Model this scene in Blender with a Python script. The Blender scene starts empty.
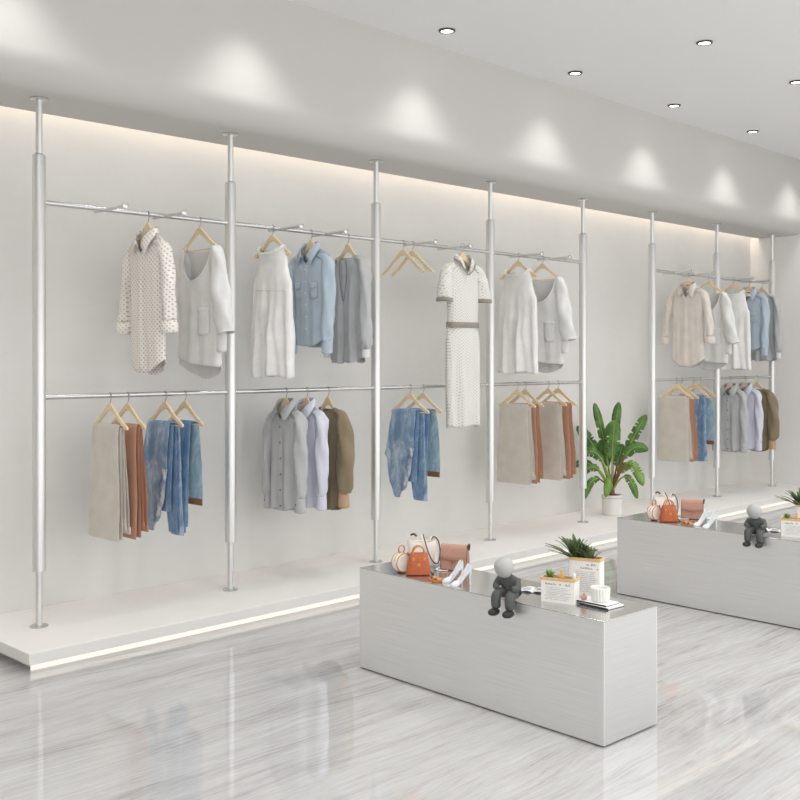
import bpy, bmesh, math, random
from mathutils import Vector, Matrix, noise as mnoise
random.seed(7)
PI = math.pi
COL = bpy.context.scene.collection

# ---------------------------------------------------------------- materials
def lin(c):
    return tuple((x/255/12.92 if x/255 <= .04045 else ((x/255+.055)/1.055)**2.4) for x in c) + (1,)

class NT:
    def __init__(s, name):
        s.m = bpy.data.materials.new(name); s.m.use_nodes = True
        s.t = s.m.node_tree; s.b = s.t.nodes['Principled BSDF']
        s.tc = s.t.nodes.new('ShaderNodeTexCoord')
    def n(s, typ, **kw):
        x = s.t.nodes.new(typ)
        for k, v in kw.items():
            if k.startswith('i_'):
                key = k[2:]
                x.inputs[int(key) if key.isdigit() else key].default_value = v
            else: setattr(x, k, v)
        return x
    def l(s, a, b): s.t.links.new(a, b)
    def mapping(s, scale=(1,1,1), rot=(0,0,0), src='Object'):
        mp = s.n('ShaderNodeMapping'); mp.inputs['Scale'].default_value = scale; mp.inputs['Rotation'].default_value = rot
        s.l(s.tc.outputs[src], mp.inputs['Vector']); return mp.outputs['Vector']
    def noise(s, vec, scale=5, detail=4, rough=.5, dist=0):
        x = s.n('ShaderNodeTexNoise'); x.inputs['Scale'].default_value = scale; x.inputs['Detail'].default_value = detail
        x.inputs['Roughness'].default_value = rough; x.inputs['Distortion'].default_value = dist
        s.l(vec, x.inputs['Vector']); return x.outputs['Fac']
    def ramp(s, fac, stops):
        r = s.n('ShaderNodeValToRGB'); e = r.color_ramp.elements
        while len(e) < len(stops): e.new(.5)
        for el, (p, c) in zip(e, stops): el.position = p; el.color = c
        s.l(fac, r.inputs['Fac']); return r.outputs['Color']
    def mix(s, fac, a, b):
        m = s.n('ShaderNodeMix', data_type='RGBA')
        for sock, v in ((m.inputs[0], fac), (m.inputs[6], a), (m.inputs[7], b)):
            if hasattr(v, 'links'): s.l(v, sock)
            else: sock.default_value = v
        return m.outputs[2]
    def math(s, op, a, b=None):
        m = s.n('ShaderNodeMath', operation=op)
        for i, v in enumerate((a, b)):
            if v is None: continue
            if hasattr(v, 'links'): s.l(v, m.inputs[i])
            else: m.inputs[i].default_value = v
        return m.outputs[0]
    def col(s, v):
        if hasattr(v, 'links'): s.l(v, s.b.inputs['Base Color'])
        else: s.b.inputs['Base Color'].default_value = v
    def bump(s, h, strength=.2, dist=.002):
        b = s.n('ShaderNodeBump'); b.inputs['Strength'].default_value = strength; b.inputs['Distance'].default_value = dist
        s.l(h, b.inputs['Height']); s.l(b.outputs['Normal'], s.b.inputs['Normal'])
    def set(s, rough=.5, metal=0, spec=.5, **kw):
        s.b.inputs['Roughness'].default_value = rough; s.b.inputs['Metallic'].default_value = metal
        s.b.inputs['Specular IOR Level'].default_value = spec
        for k, v in kw.items(): s.b.inputs[k.replace('_', ' ')].default_value = v
        return s.m

def plain(name, rgb, rough=.5, metal=0, var=.04, scale=40, bump=0, spec=.4, bscale=None):
    t = NT(name); c = lin(rgb)
    v = t.mapping()
    f = t.noise(v, scale, 3)
    lo = tuple(x*(1-var) for x in c[:3]) + (1,); hi = tuple(min(1, x*(1+var)) for x in c[:3]) + (1,)
    t.col(t.ramp(f, [(.3, lo), (.7, hi)]))
    if bump: t.bump(t.noise(v, bscale or scale*4, 3), bump, .001)
    return t.set(rough, metal, spec)

def fabric(name, rgb, weave=500, var=.05, sheen=.15, bump=.25):
    t = NT(name); c = lin(rgb); v = t.mapping()
    big = t.noise(v, 9, 4); fine = t.noise(t.mapping((1, 1, .3)), weave, 2)
    f = t.math('ADD', t.math('MULTIPLY', big, .5), t.math('MULTIPLY', fine, .5))
    lo = tuple(x*(1-var*2) for x in c[:3]) + (1,); hi = tuple(min(1, x*(1+var*1.6)) for x in c[:3]) + (1,)
    t.col(t.ramp(f, [(.35, lo), (.65, hi)]))
    t.bump(t.noise(v, 60, 4), bump, .003)
    return t.set(.9, 0, .15, Sheen_Weight=sheen)

def denim(name, rgb, pale, amount=.5):
    t = NT(name); v = t.mapping((1.6, 1.6, .8))
    f = t.noise(v, 9, 6, .65, .6); g = t.noise(t.mapping((1, 1, .25)), 160, 3)
    k = t.math('ADD', t.math('MULTIPLY', f, .8), t.math('MULTIPLY', g, .25))
    t.col(t.ramp(k, [(.40, lin(rgb)), (.46 + .08*(1-amount), lin(tuple(.7*a+.3*b for a, b in zip(rgb, pale)))), (.68 - .1*amount, lin(pale))]))
    t.bump(g, .3, .002)
    return t.set(.9, 0, .15)

def dotted(name, base, dot, pitch, thr, diag=True, zig=0.0):
    t = NT(name)
    sp = t.n('ShaderNodeSeparateXYZ'); t.l(t.tc.outputs['Object'], sp.inputs[0])
    y = t.math('MULTIPLY', sp.outputs['Y'], .6)
    x = t.math('ADD', sp.outputs['X'], y); z = sp.outputs['Z']
    k = 2*PI/pitch
    if diag:
        a = t.math('SINE', t.math('MULTIPLY', t.math('ADD', t.math('MULTIPLY', x, .8), z), k*.8)); b = t.math('ADD', t.math('MULTIPLY', t.math('SINE', t.math('MULTIPLY', t.math('SUBTRACT', t.math('MULTIPLY', x, .8), z), k*.8)), .5), .5)
    else:
        a = t.math('SINE', t.math('MULTIPLY', x, k)); b = t.math('SINE', t.math('ADD', t.math('MULTIPLY', z, k), t.math('MULTIPLY', t.math('SINE', t.math('MULTIPLY', x, k*.25)), 1.6)))
    f = t.math('MULTIPLY', a, b)
    t.col(t.ramp(f, [(thr, lin(base)), (thr+.12, lin(dot))]))
    t.bump(t.noise(t.mapping(), 60, 4), .25, .003)
    return t.set(.9, 0, .15)

def emit(name, rgb, s):
    t = NT(name); t.col((0, 0, 0, 1))
    t.b.inputs['Emission Color'].default_value = lin(rgb); t.b.inputs['Emission Strength'].default_value = s
    return t.set(.5)

def brushed(name, rgb, rough, axis, var=.06, fine=220.0):
    t = NT(name); c = lin(rgb)
    sc = {'x': (3, fine, fine), 'y': (fine, 3, fine), 'z': (fine, fine, 3)}[axis]
    f = t.noise(t.mapping(sc), 1, 3, .6)
    t.col(t.ramp(f, [(.3, tuple(x*(1-var) for x in c[:3])+(1,)), (.7, tuple(min(1, x*(1+var)) for x in c[:3])+(1,))]))
    t.bump(f, .06, .0006)
    return t.set(rough, .88, .5)

def floor_mat():
    t = NT('polished_veined_stone')
    w = t.noise(t.mapping((.35, .9, 1)), 1.6, 4)
    vec = t.mapping((.13, 2.6, 1), (0, 0, math.radians(2.5)))
    off = t.n('ShaderNodeVectorMath', operation='ADD'); t.l(vec, off.inputs[0])
    cmb = t.n('ShaderNodeCombineXYZ'); t.l(t.math('MULTIPLY', w, .8), cmb.inputs['Y']); t.l(cmb.outputs[0], off.inputs[1])
    v = off.outputs[0]
    a = t.noise(v, 3.0, 9, .72, .25); b = t.noise(v, 24, 7, .78, .2)
    c = t.noise(t.mapping((.7, 20, 1), (0, 0, math.radians(2))), 9, 5, .75)
    pat = t.noise(t.mapping((.8, 1.6, 1)), 2.4, 4)
    k = t.math('ADD', t.math('ADD', t.math('MULTIPLY', a, .32), t.math('MULTIPLY', b, .34)), t.math('ADD', t.math('MULTIPLY', c, .20), t.math('MULTIPLY', pat, .14)))
    t.col(t.ramp(k, [(.35, lin((122, 120, 118))), (.42, lin((157, 156, 155))), (.48, lin((181, 180, 180))), (.60, lin((201, 201, 201)))]))
    return t.set(.025, 0, 1.0)

def plaster(name, rgb, var=.03):
    t = NT(name); c = lin(rgb)
    f = t.math('ADD', t.math('MULTIPLY', t.noise(t.mapping((.7, .7, .5)), 2.2, 5, .6, .4), .7), t.math('MULTIPLY', t.noise(t.mapping((1, 1, 2.5)), 6, 5, .6), .3))
    t.col(t.ramp(f, [(.3, tuple(x*(1-var*1.6) for x in c[:3])+(1,)), (.7, tuple(min(1, x*(1+var)) for x in c[:3])+(1,))]))
    t.bump(t.noise(t.mapping(), 30, 5), .04, .002)
    return t.set(.85, 0, .25)

def leaf_mat(name, a, b):
    t = NT(name)
    f = t.noise(t.mapping(), 14, 4)
    t.col(t.ramp(f, [(.3, lin(a)), (.72, lin(b))]))
    return t.set(.42, 0, .5)

M = {}
M['wall'] = plaster('grey_plaster', (221, 220, 217))
M['wallr'] = plaster('brightened_plaster', (236, 235, 233), .01)  # wall plaster lightened for the right wall; missing light is put into the colour
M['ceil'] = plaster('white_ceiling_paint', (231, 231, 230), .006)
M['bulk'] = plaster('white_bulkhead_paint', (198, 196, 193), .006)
M['plat'] = plaster('off_white_platform', (226, 224, 221), .02)
M['floor'] = floor_mat()
M['steel'] = brushed('satin_steel', (220, 220, 219), .42, 'z', .03)
M['chrome'] = brushed('bright_steel', (204, 204, 204), .26, 'x', .02)
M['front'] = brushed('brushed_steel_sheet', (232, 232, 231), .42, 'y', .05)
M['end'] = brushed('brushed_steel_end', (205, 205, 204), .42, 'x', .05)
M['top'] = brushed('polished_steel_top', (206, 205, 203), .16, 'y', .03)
M['black'] = plain('matt_black', (38, 37, 36), .6)
M['darkring'] = plain('dark_bronze_ring', (92, 88, 84), .4, .6)
M['lamp'] = emit('lamp_glow', (255, 252, 246), 9)
M['strip'] = emit('warm_strip_glow', (255, 247, 236), .95)
M['cove'] = emit('warm_cove_glow', (255, 238, 220), 9)
M['wood'] = plain('pale_beech', (228, 208, 172), .5, 0, .07, 60)
M['hook'] = plain('hook_steel', (170, 165, 160), .3, .9, .02)
M['polka'] = dotted('cream_dotted_cotton', (233, 228, 222), (156, 142, 132), .021, .55)
M['chev'] = dotted('cream_chevron_knit', (227, 225, 219), (180, 178, 172), .022, .55, False)
M['trim'] = fabric('taupe_trim', (150, 144, 133))
M['white'] = fabric('white_linen', (234, 233, 231))
M['white2'] = fabric('soft_white_knit', (226, 226, 225))
M['cream'] = fabric('cream_cotton', (222, 214, 207))
M['blue'] = fabric('pale_blue_chambray', (178, 192, 204))
M['grey'] = fabric('grey_crepe', (184, 185, 186))
M['gshirt'] = fabric('light_grey_cotton', (182, 183, 184))
M['gdark'] = fabric('charcoal_collar_lining', (112, 112, 112))
M['gpipe'] = fabric('grey_piping', (138, 139, 140))
M['lav'] = fabric('lavender_cotton', (208, 210, 224))
M['olive'] = fabric('olive_brown_knit', (138, 124, 102))
M['tan'] = fabric('tan_cuff_rib', (190, 160, 128))
M['beige'] = fabric('beige_corduroy', (206, 200, 190))
M['beige2'] = fabric('pale_beige_twill', (222, 216, 208))
M['rust'] = fabric('rust_brown_twill', (196, 150, 126))
M['denA'] = denim('light_wash_denim', (116, 146, 178), (184, 200, 214), .45)
M['denB'] = denim('mid_blue_denim', (108, 140, 178), (156, 180, 206), .2)
M['denC'] = denim('frayed_denim', (112, 134, 160), (206, 208, 208), .8)
M['denD'] = denim('pale_denim', (146, 178, 196), (196, 214, 222), .6)
M['leather'] = plain('brown_leather_patch', (140, 96, 72), .6)
M['btn'] = plain('dark_button', (70, 66, 64), .4)
M['orange'] = plain('orange_tan_leather', (180, 94, 56), .5, 0, .10, 90, .2)
M['tanle'] = plain('tan_leather_trim', (196, 136, 84), .5, 0, .06)
M['creamle'] = plain('cream_leather', (236, 230, 222), .45, 0, .02)
M['brownle'] = plain('dark_brown_leather', (84, 62, 44), .45, 0, .06)
M['pink'] = plain('dusty_pink_leather', (184, 142, 126), .5, 0, .05, 90, .15)
M['pinkdk'] = plain('dusty_pink_gusset', (160, 120, 106), .5, 0, .05)
M['gold'] = plain('brass', (190, 150, 90), .3, .8)
M['shoe'] = plain('silver_white_shoe', (226, 230, 234), .28, .15, .03)
M['shoein'] = plain('grey_shoe_vamp', (182, 190, 197), .4)
M['paper'] = plain('white_printed_card', (236, 234, 230), .75, 0, .015, 120)
M['ink'] = plain('grey_ink', (150, 148, 158), .8)
M['inkdk'] = plain('dark_ink', (84, 82, 100), .8)
M['rim'] = plain('pale_plywood_rim', (214, 180, 130), .55, 0, .08, 60)
M['glass'] = plain('pale_green_bottle', (190, 212, 206), .2)
M['soil'] = plain('dark_soil', (62, 46, 38), .95, 0, .3, 120, .6)
M['pot'] = plain('white_ceramic', (232, 230, 226), .4, 0, .01)
M['potband'] = plain('taupe_band', (196, 190, 182), .5)
M['stem'] = plain('red_brown_stem', (134, 92, 62), .5, 0, .15, 30)
M['leaf'] = leaf_mat('banana_leaf_green', (46, 88, 34), (96, 138, 56))
M['leaf2'] = leaf_mat('young_leaf_green', (82, 126, 48), (134, 168, 78))
M['rib'] = plain('pale_midrib', (150, 170, 92), .5)
M['grass'] = leaf_mat('dark_spiky_leaf', (52, 68, 42), (116, 132, 84))
M['statlt'] = plain('pale_grey_statue', (176, 176, 174), .55, 0, .02)
M['statmid'] = plain('mid_grey_statue', (84, 87, 84), .55, 0, .04)
M['statdk'] = plain('dark_grey_statue', (48, 46, 46), .5, 0, .04)
M['blackc'] = plain('black_book_cover', (40, 38, 38), .4)
M['pages'] = plain('white_pages', (238, 238, 238), .7, 0, .01)

# ---------------------------------------------------------------- mesh helpers
class MB:
    def __init__(s): s.v = []; s.f = []; s.mi = []; s.cur = 0
    def add(s, vs, fs):
        o = len(s.v); s.v += [tuple(p) for p in vs]
        for f in fs: s.f.append(tuple(i+o for i in f)); s.mi.append(s.cur)
    def box(s, x0, x1, y0, y1, z0, z1):
        s.add([(x0,y0,z0),(x1,y0,z0),(x1,y1,z0),(x0,y1,z0),(x0,y0,z1),(x1,y0,z1),(x1,y1,z1),(x0,y1,z1)],
              [(3,2,1,0),(4,5,6,7),(0,1,5,4),(1,2,6,5),(2,3,7,6),(3,0,4,7)])
    def loft(s, rings, cap0=False, cap1=False, closed=True):
        n = len(rings[0]); o = len(s.v); s.v += [tuple(p) for r in rings for p in r]
        for i in range(len(rings)-1):
            for j in range(n if closed else n-1):
                k = (j+1) % n
                s.f.append((o+i*n+j, o+i*n+k, o+(i+1)*n+k, o+(i+1)*n+j)); s.mi.append(s.cur)
        if cap0: s.f.append(tuple(o+j for j in reversed(range(n)))); s.mi.append(s.cur)
        if cap1: s.f.append(tuple(o+(len(rings)-1)*n+j for j in range(n))); s.mi.append(s.cur)
    def lathe(s, prof, c=(0,0,0), n=32, axis='z'):
        rings = []
        for r, h in prof:
            rg = []
            for j in range(n):
                a = 2*PI*j/n; x, y = r*math.cos(a), r*math.sin(a)
                p = {'z': (x, y, h), 'y': (y, h, x), 'x': (h, x, y)}[axis]
                rg.append((c[0]+p[0], c[1]+p[1], c[2]+p[2]))
            rings.append(rg)
        s.loft(rings, True, True)
    def tube(s, pts, r, n=10, caps=True, flat=None, up=None):
        pts = [Vector(p) for p in pts]; rings = []
        side = None
        for i, p in enumerate(pts):
            t = (pts[min(i+1, len(pts)-1)] - pts[max(i-1, 0)]).normalized()
            if up is not None: a = Vector(up).cross(t).normalized()
            else:
                if side is None:
                    side = Vector((0,0,1)) if abs(t.z) < .9 else Vector((1,0,0))
                    side = side.cross(t).normalized()
                else: side = (side - t*side.dot(t)).normalized()
                a = side
            b = t.cross(a)
            rr = r[i] if isinstance(r, (list, tuple)) else r
            fl = (flat[i] if isinstance(flat, (list, tuple)) else flat) if flat else 1
            rings.append([p + a*rr*math.cos(2*PI*j/n) + b*rr*fl*math.sin(2*PI*j/n) for j in range(n)])
        s.loft(rings, caps, caps)
    def prism(s, outline, y0, y1, plane='xz'):
        n = len(outline)
        if plane == 'xz': a = [(x, y0, z) for x, z in outline]; b = [(x, y1, z) for x, z in outline]
        elif plane == 'xy': a = [(x, z, y0) for x, z in outline]; b = [(x, z, y1) for x, z in outline]
        else: a = [(y0, x, z) for x, z in outline]; b = [(y1, x, z) for x, z in outline]
        s.add(a+b, [tuple(range(n)), tuple(reversed(range(n, 2*n)))] + [(i, n+i, n+(i+1) % n, (i+1) % n) for i in range(n)])
    def build(s, name, mat, parent=None, smooth=True, bevel=0, solid=0, subsurf=0, weld=0, angle=40, rim=True):
        me = bpy.data.meshes.new(name); me.from_pydata(s.v, [], s.f)
        bm = bmesh.new(); bm.from_mesh(me)
        if weld: bmesh.ops.remove_doubles(bm, verts=bm.verts, dist=weld)
        bmesh.ops.recalc_face_normals(bm, faces=bm.faces); bm.to_mesh(me); bm.free()
        mats = mat if isinstance(mat, (list, tuple)) else [mat]
        for m in mats: me.materials.append(m)
        if len(mats) > 1 and not weld: me.polygons.foreach_set('material_index', s.mi)
        if smooth:
            me.polygons.foreach_set('use_smooth', [True]*len(me.polygons))
            if angle < 180: me.set_sharp_from_angle(angle=math.radians(angle))
        o = bpy.data.objects.new(name, me); COL.objects.link(o)
        if solid:
            q = o.modifiers.new('thickness', 'SOLIDIFY'); q.thickness = solid; q.offset = 0
        if bevel:
            q = o.modifiers.new('bevel', 'BEVEL'); q.width = bevel; q.segments = 2; q.limit_method = 'ANGLE'
        if subsurf:
            q = o.modifiers.new('subdivision', 'SUBSURF'); q.levels = subsurf; q.render_levels = subsurf
        if parent is not None: o.parent = parent
        return o

def tag(o, label, cat, group=None):
    o['label'] = label; o['category'] = cat
    if group: o['group'] = group
    return o
def thing(name, loc, rz, label, cat, group=None):
    o = bpy.data.objects.new(name, None); COL.objects.link(o); o.empty_display_size = .1
    o.location = loc; o.rotation_euler = (0, 0, rz); return tag(o, label, cat, group)
def struct(o): o['kind'] = 'structure'; return o
KIDS = {}
def kids(o): return [c for c in bpy.data.objects if c.parent == o]
def copy_tree(o, loc=None, rz=None, label=None, group=None):
    src = kids(o); r = o.copy(); COL.objects.link(r)
    if loc is not None: r.location = loc
    if rz is not None: r.rotation_euler = (0, 0, rz)
    if label: r['label'] = label
    if group: r['group'] = group
    for c in src:
        k = c.copy(); k.parent = r; COL.objects.link(k)
        for d in kids(c):
            e = d.copy(); e.parent = k; COL.objects.link(e)
    return r

def interp(tab, t):
    if t <= tab[0][0]: return tab[0][1]
    for i in range(len(tab)-1):
        a, b = tab[i], tab[i+1]
        if t <= b[0]:
            k = (t-a[0])/(b[0]-a[0]); k = k*k*(3-2*k)
            return a[1] + (b[1]-a[1])*k
    return tab[-1][1]
def catmull(pts, n):
    P = [Vector(p) for p in pts]; out = []
    m = len(P)-1
    for i in range(n+1):
        t = i/n*m; k = min(int(t), m-1); f = t-k
        p0 = P[k-1] if k > 0 else P[0]*2-P[1]
        p1, p2 = P[k], P[k+1]
        p3 = P[k+2] if k+2 <= m else P[m]*2-P[m-1]
        out.append(.5*((2*p1)+(p2-p0)*f+(2*p0-5*p1+4*p2-p3)*f*f+(3*p1-p0-3*p2+p3)*f**3))
    return out
def smooth(x): x = max(0, min(1, x)); return x*x*(3-2*x)

# ---------------------------------------------------------------- layout
FLOOR = 0.0; PZ = .10; CEIL = 3.60; SOF = 2.816
RAILY = 5.09; RT = 2.282; RB = 1.278
WALL = 5.49; RX = 11.07; FACE = 4.83

# camera
cam = bpy.data.cameras.new('camera'); co = bpy.data.objects.new('camera', cam); COL.objects.link(co)
co.location = (0, 0, 1.48); co.rotation_euler = (PI/2, 0, -PI/4)
cam.sensor_width = 36; cam.lens = 46.8; cam.shift_y = -.0525; cam.clip_start = .02; cam.clip_end = 200
bpy.context.scene.camera = co

# setting
m = MB(); m.box(-1.7, RX+.1, -1.2, WALL+.1, -.1, 0); struct(m.build('floor', M['floor'], smooth=False))
m = MB(); m.box(-1.7, RX+.1, WALL, WALL+.1, 0, CEIL); struct(m.build('wall_back', M['wall'], smooth=False))
m = MB(); m.box(RX, RX+.1, -1.2, WALL, 0, CEIL); struct(m.build('wall_right', M['wallr'], smooth=False))
m = MB(); m.box(-1.7, -1.6, -1.2, WALL, 0, CEIL); struct(m.build('wall_left_light_block', M['wall'], smooth=False))  # unseen wall, added to hold back light from the left
m = MB(); m.box(-1.7, RX+.1, -1.2, WALL+.1, CEIL, CEIL+.1); struct(m.build('ceiling', M['ceil'], smooth=False))
# bulkhead with rounded lower front edge, back edge leaves a light slot in front of the wall
R = .17; prof = [(FACE, CEIL)]
for i in range(13):
    a = PI + i/12*PI/2; prof.append((FACE+R+R*math.cos(a), SOF+R+R*math.sin(a)))
prof += [(5.395, SOF), (5.395, CEIL)]
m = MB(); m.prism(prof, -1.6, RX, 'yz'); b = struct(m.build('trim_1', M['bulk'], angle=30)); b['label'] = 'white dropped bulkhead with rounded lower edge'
m = MB(); m.box(-1.6, RX, 5.40, 5.485, SOF+.24, SOF+.255); s_ = struct(m.build('trim_2', M['cove'], smooth=False)); s_['label'] = 'warm light strip in the ceiling slot'
# platform: slab on a recessed glowing base
m = MB(); m.box(2.205, RX, 4.65, WALL, .044, PZ); pl = struct(m.build('trim_3', M['plat'], smooth=False, bevel=.004)); pl['label'] = 'low off-white display platform'
m = MB(); m.box(2.27, RX, 4.72, WALL, 0, .044); q = struct(m.build('trim_4', M['plat'], smooth=False)); q['label'] = 'recessed platform base'
m = MB(); m.box(2.245, RX, 4.712, 4.7195, .001, .0435); q = struct(m.build('trim_5', M['strip'], smooth=False)); q['label'] = 'glowing light strip under the platform edge'

# ---------------------------------------------------------------- racks
def post(par, x):
    m = MB(); m.lathe([(.017, PZ), (.017, SOF)], (0,0,0), 20)
    p = m.build('pole', M['steel'], par); p.location = (x, 0, 0)
    m = MB(); m.lathe([(.0315, .385), (.0335, .387), (.0335, 2.518), (.0315, 2.522), (.0185, 2.53)], (0,0,0), 28)
    m.build('outer_tube', M['steel'], p)
    m = MB(); m.lathe([(.046, PZ+.0005), (.046, PZ+.006), (.043, PZ+.008), (.02, PZ+.009)], (0,0,0), 28); m.build('base_plate', M['chrome'], p)
    m = MB(); m.lathe([(.02, SOF-.012), (.043, SOF-.009), (.046, SOF-.006), (.046, SOF-.0005)], (0,0,0), 28); m.build('ceiling_plate', M['chrome'], p)
def rack(xs, label):
    t = thing('clothes_rack', (xs[0], RAILY, 0), 0, label, 'clothes rack')
    for x in xs: post(t, x-xs[0])
    for a, b in zip(xs, xs[1:]):
        a -= xs[0]; b -= xs[0]
        for z, nm in ((RT, 'upper_rail'), (RB, 'lower_rail')):
            m = MB(); m.tube([(a+.03, 0, z), (b-.03, 0, z)], .0135, 16); m.build(nm, M['chrome'], t)
        for off in (.38, .745):
            m = MB(); m.tube([(a+off, .12, RT), (a+off, -.195, RT)], .0105, 14)
            p = m.build('display_peg', M['steel'], t)
            m = MB(); m.lathe([(.012, -.194), (.018, -.195), (.018, -.203), (.015, -.205)], (a+off, 0, RT), 18, 'y'); m.build('peg_disc', M['chrome'], p)
    return t
P1 = [2.467, 3.663, 4.860, 6.057, 7.262]; P2 = [8.348, 9.553, 10.758]
rack(P1, 'long five-pole steel clothes rack on the left part of the platform')
rack(P2, 'shorter three-pole steel clothes rack near the right wall')

# ---------------------------------------------------------------- hangers
HSHAPES = {
 'suit': ([(0, -.043), (.012, -.045), (.026, -.056), (.06, -.083), (.105, -.117), (.15, -.146), (.183, -.166)],
          [(.185, -.178), (.171, -.183), (.145, -.168), (.10, -.141), (.06, -.113), (.03, -.092), (0, -.083)], True),
 'shirt': ([(0, -.046), (.010, -.049), (.022, -.064), (.05, -.100), (.085, -.134), (.12, -.158), (.15, -.174)],
          [(.152, -.186), (.14, -.192), (.115, -.184), (.08, -.163), (.05, -.136), (.025, -.112), (0, -.100)], False),
 'bare': ([(0, -.050), (.014, -.052), (.030, -.064), (.075, -.103), (.125, -.146), (.17, -.182), (.205, -.206)],
          [(.208, -.216), (.195, -.222), (.162, -.204), (.118, -.172), (.07, -.130), (.032, -.099), (0, -.090)], False)}
def hanger_parts(par, kind):
    top, bot, bar = HSHAPES[kind]; half = top[-1][0]
    m = MB(); sb = list(reversed(bot))
    cols = [(-top[i][0], top[i][1], -sb[i][0], sb[i][1]) for i in range(6, 0, -1)] + [(top[i][0], top[i][1], sb[i][0], sb[i][1]) for i in range(7)]
    m.loft([[(a, -.006, b), (c, -.006, d), (c, .006, d), (a, .006, b)] for a, b, c, d in cols], True, True); m.build('wooden_shoulder', M['wood'], par, bevel=.0025)
    if bar:
        m = MB(); m.tube([(-half+.012, 0, -.176), (half-.012, 0, -.176)], .0035, 8); m.build('trouser_bar', M['wood'], par)
    R_ = .0195; zc = .0158-R_; pts = [(0, 0, top[0][1]-.002), (.006, 0, -.03)]
    for i in range(17):
        a = math.radians(-52 + i*250/16); pts.append((R_*math.cos(a), 0, zc+R_*math.sin(a)))
    m = MB(); m.tube(pts, .0021, 8); m.build('wire_hook', M['hook'], par)
RZ = -PI/2
HPROTO = {}
def hanger(x, z, label, rz=RZ, kind='suit', y=None):
    y = RAILY if y is None else y
    if kind not in HPROTO:
        HPROTO[kind] = thing('wooden_hanger', (x, y, z), rz, label, 'hanger'); hanger_parts(HPROTO[kind], kind); return HPROTO[kind]
    return copy_tree(HPROTO[kind], (x, y, z), rz, label)

# ---------------------------------------------------------------- garment engine (local: x across, -y front, z below rail)
class Panel:
    """closed garment body: front and back sheets joined at the sides and shoulder seams"""
    def __init__(s, W, D, neck, zneck, zsh, un, hemf, hemb, fold=.006, k=7, seed=0, nf=.05, nb=.03, curve=.0, fz=-.3, spread=1.0):
        s.W, s.D = W, D; s.neck = neck; s.zneck = zneck; s.zsh = zsh; s.un = un
        s.hemf, s.hemb = hemf, hemb; s.fold = fold; s.k = k; s.seed = seed; s.nf, s.nb = nf, nb; s.fz = fz; s.spread = spread
    def top(s, u, front):
        W = interp(s.W, s.zsh); x = abs(u)*W
        xn = s.un
        if x < xn:
            dip = s.neck[0 if front else 1]; q = x/xn
            if s.neck[2] == 'v' and front: return s.zneck - dip*(1-q)**.9
            return s.zneck - dip*max(0, 1-q**2.4)**.6
        q = (x-xn)/max(1e-6, W-xn)
        return s.zneck + (s.zsh-s.zneck)*(.75*q+.25*q**3)
    def pt(s, u, v, front, off=0.0):
        zt = s.top(u, front); zh = (s.hemf if front else s.hemb)(u)
        z = zt + (zh-zt)*v
        W = interp(s.W, z); x = u*W
        Wt = interp(s.W, s.zsh); un = s.un/Wt
        e = (s.nf if front else s.nb)*math.sqrt(max(0, 1-(u/un)**2)) if abs(u) < un else 0
        Df = interp(s.D, z)*(max(0, 1-abs(u)**3))**.62
        d = e + (Df-e)*smooth((zt-z)/.10)
        a = smooth((s.fz+.12-z)/.45+.12)*s.fold*(max(0, 1-abs(u)**6))
        ph = s.seed*1.7 + (0 if front else 2.1)
        w = math.sin(s.k*u+ph+v*1.4)*.6+math.sin(s.k*1.9*u+ph*2.3-v*1.1)*.35+mnoise.noise((x*9+s.seed*3.1, (1 if front else 5), z*5))*.7
        d += a*w
        x += a*.5*math.sin(z*9+ph)*abs(u)
        d = max(d, .002) if abs(u) < .999 and v > .02 else d
        return (x, -(d+off) if front else (d+off), z)
    def at(s, x, z, off=.0, front=True):
        W = interp(s.W, z); u = max(-1, min(1, x/W)); zt = s.top(u, front); zh = s.hemf(u) if front else s.hemb(u)
        v = max(0, min(1, (z-zt)/(zh-zt)))
        return s.pt(u, v, front, off)
    def body(s, par, mat, name='body', nu=56, nv=48, solid=.0022):
        m = MB()
        for fr in (True, False):
            g = [[s.pt(-1+2*i/nu, j/nv, fr) for i in range(nu+1)] for j in range(nv+1)]
            vs = [p for r in g for p in r]; n = nu+1
            m.add(vs, [(j*n+i, j*n+i+1, (j+1)*n+i+1, (j+1)*n+i) for j in range(nv) for i in range(nu)])
        return m.build(name, mat, par, weld=.0004, solid=solid, angle=180)
    def patch(s, par, name, mat, outline_fn, nx=6, nz=8, off=.003, front=True, solid=.0012):
        m = MB(); vs = []
        for j in range(nz+1):
            for i in range(nx+1):
                x, z = outline_fn(i/nx, j/nz); vs.append(s.at(x, z, off, front))
        n = nx+1; m.add(vs, [(j*n+i, j*n+i+1, (j+1)*n+i+1, (j+1)*n+i) for j in range(nz) for i in range(nx)])
        return m.build(name, mat, par, solid=solid, angle=180)

def sleeve(par, pts, mat, name='sleeve', n=30, seg=20, wr=.004, seed=0, solid=.002, capped=True, plane=0):
    """pts: (x, y, z, half thickness in x, half thickness in y)"""
    P = catmull([Vector(p[:3]) for p in pts], n); q = len(pts)-1
    Rx = catmull([Vector((p[3], p[4], 0)) for p in pts], n)
    rings = []
    for i, p in enumerate(P):
        t = (P[min(i+1, n)]-P[max(0, i-1)]).normalized()
        a = Vector((0, 1, 0)).cross(t).normalized(); b = Vector((0, 1, 0)); b = (b-t*b.dot(t)).normalized()
        rg = []
        for j in range(seg):
            an = 2*PI*j/seg; c, s_ = math.cos(an), math.sin(an)
            w = wr*(math.sin(3*an+i*.5+seed)*.5+mnoise.noise((c*1.6+seed, s_*1.6, i*.28))*1.1) * (min(1, i/n*3))
            rg.append(p + a*c*(Rx[i].x+w) + b*s_*(Rx[i].y+w))
        rings.append(rg)
    m = MB(); m.loft(rings, capped, False)
    return m.build(name, mat, par, solid=solid, angle=180)
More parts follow.
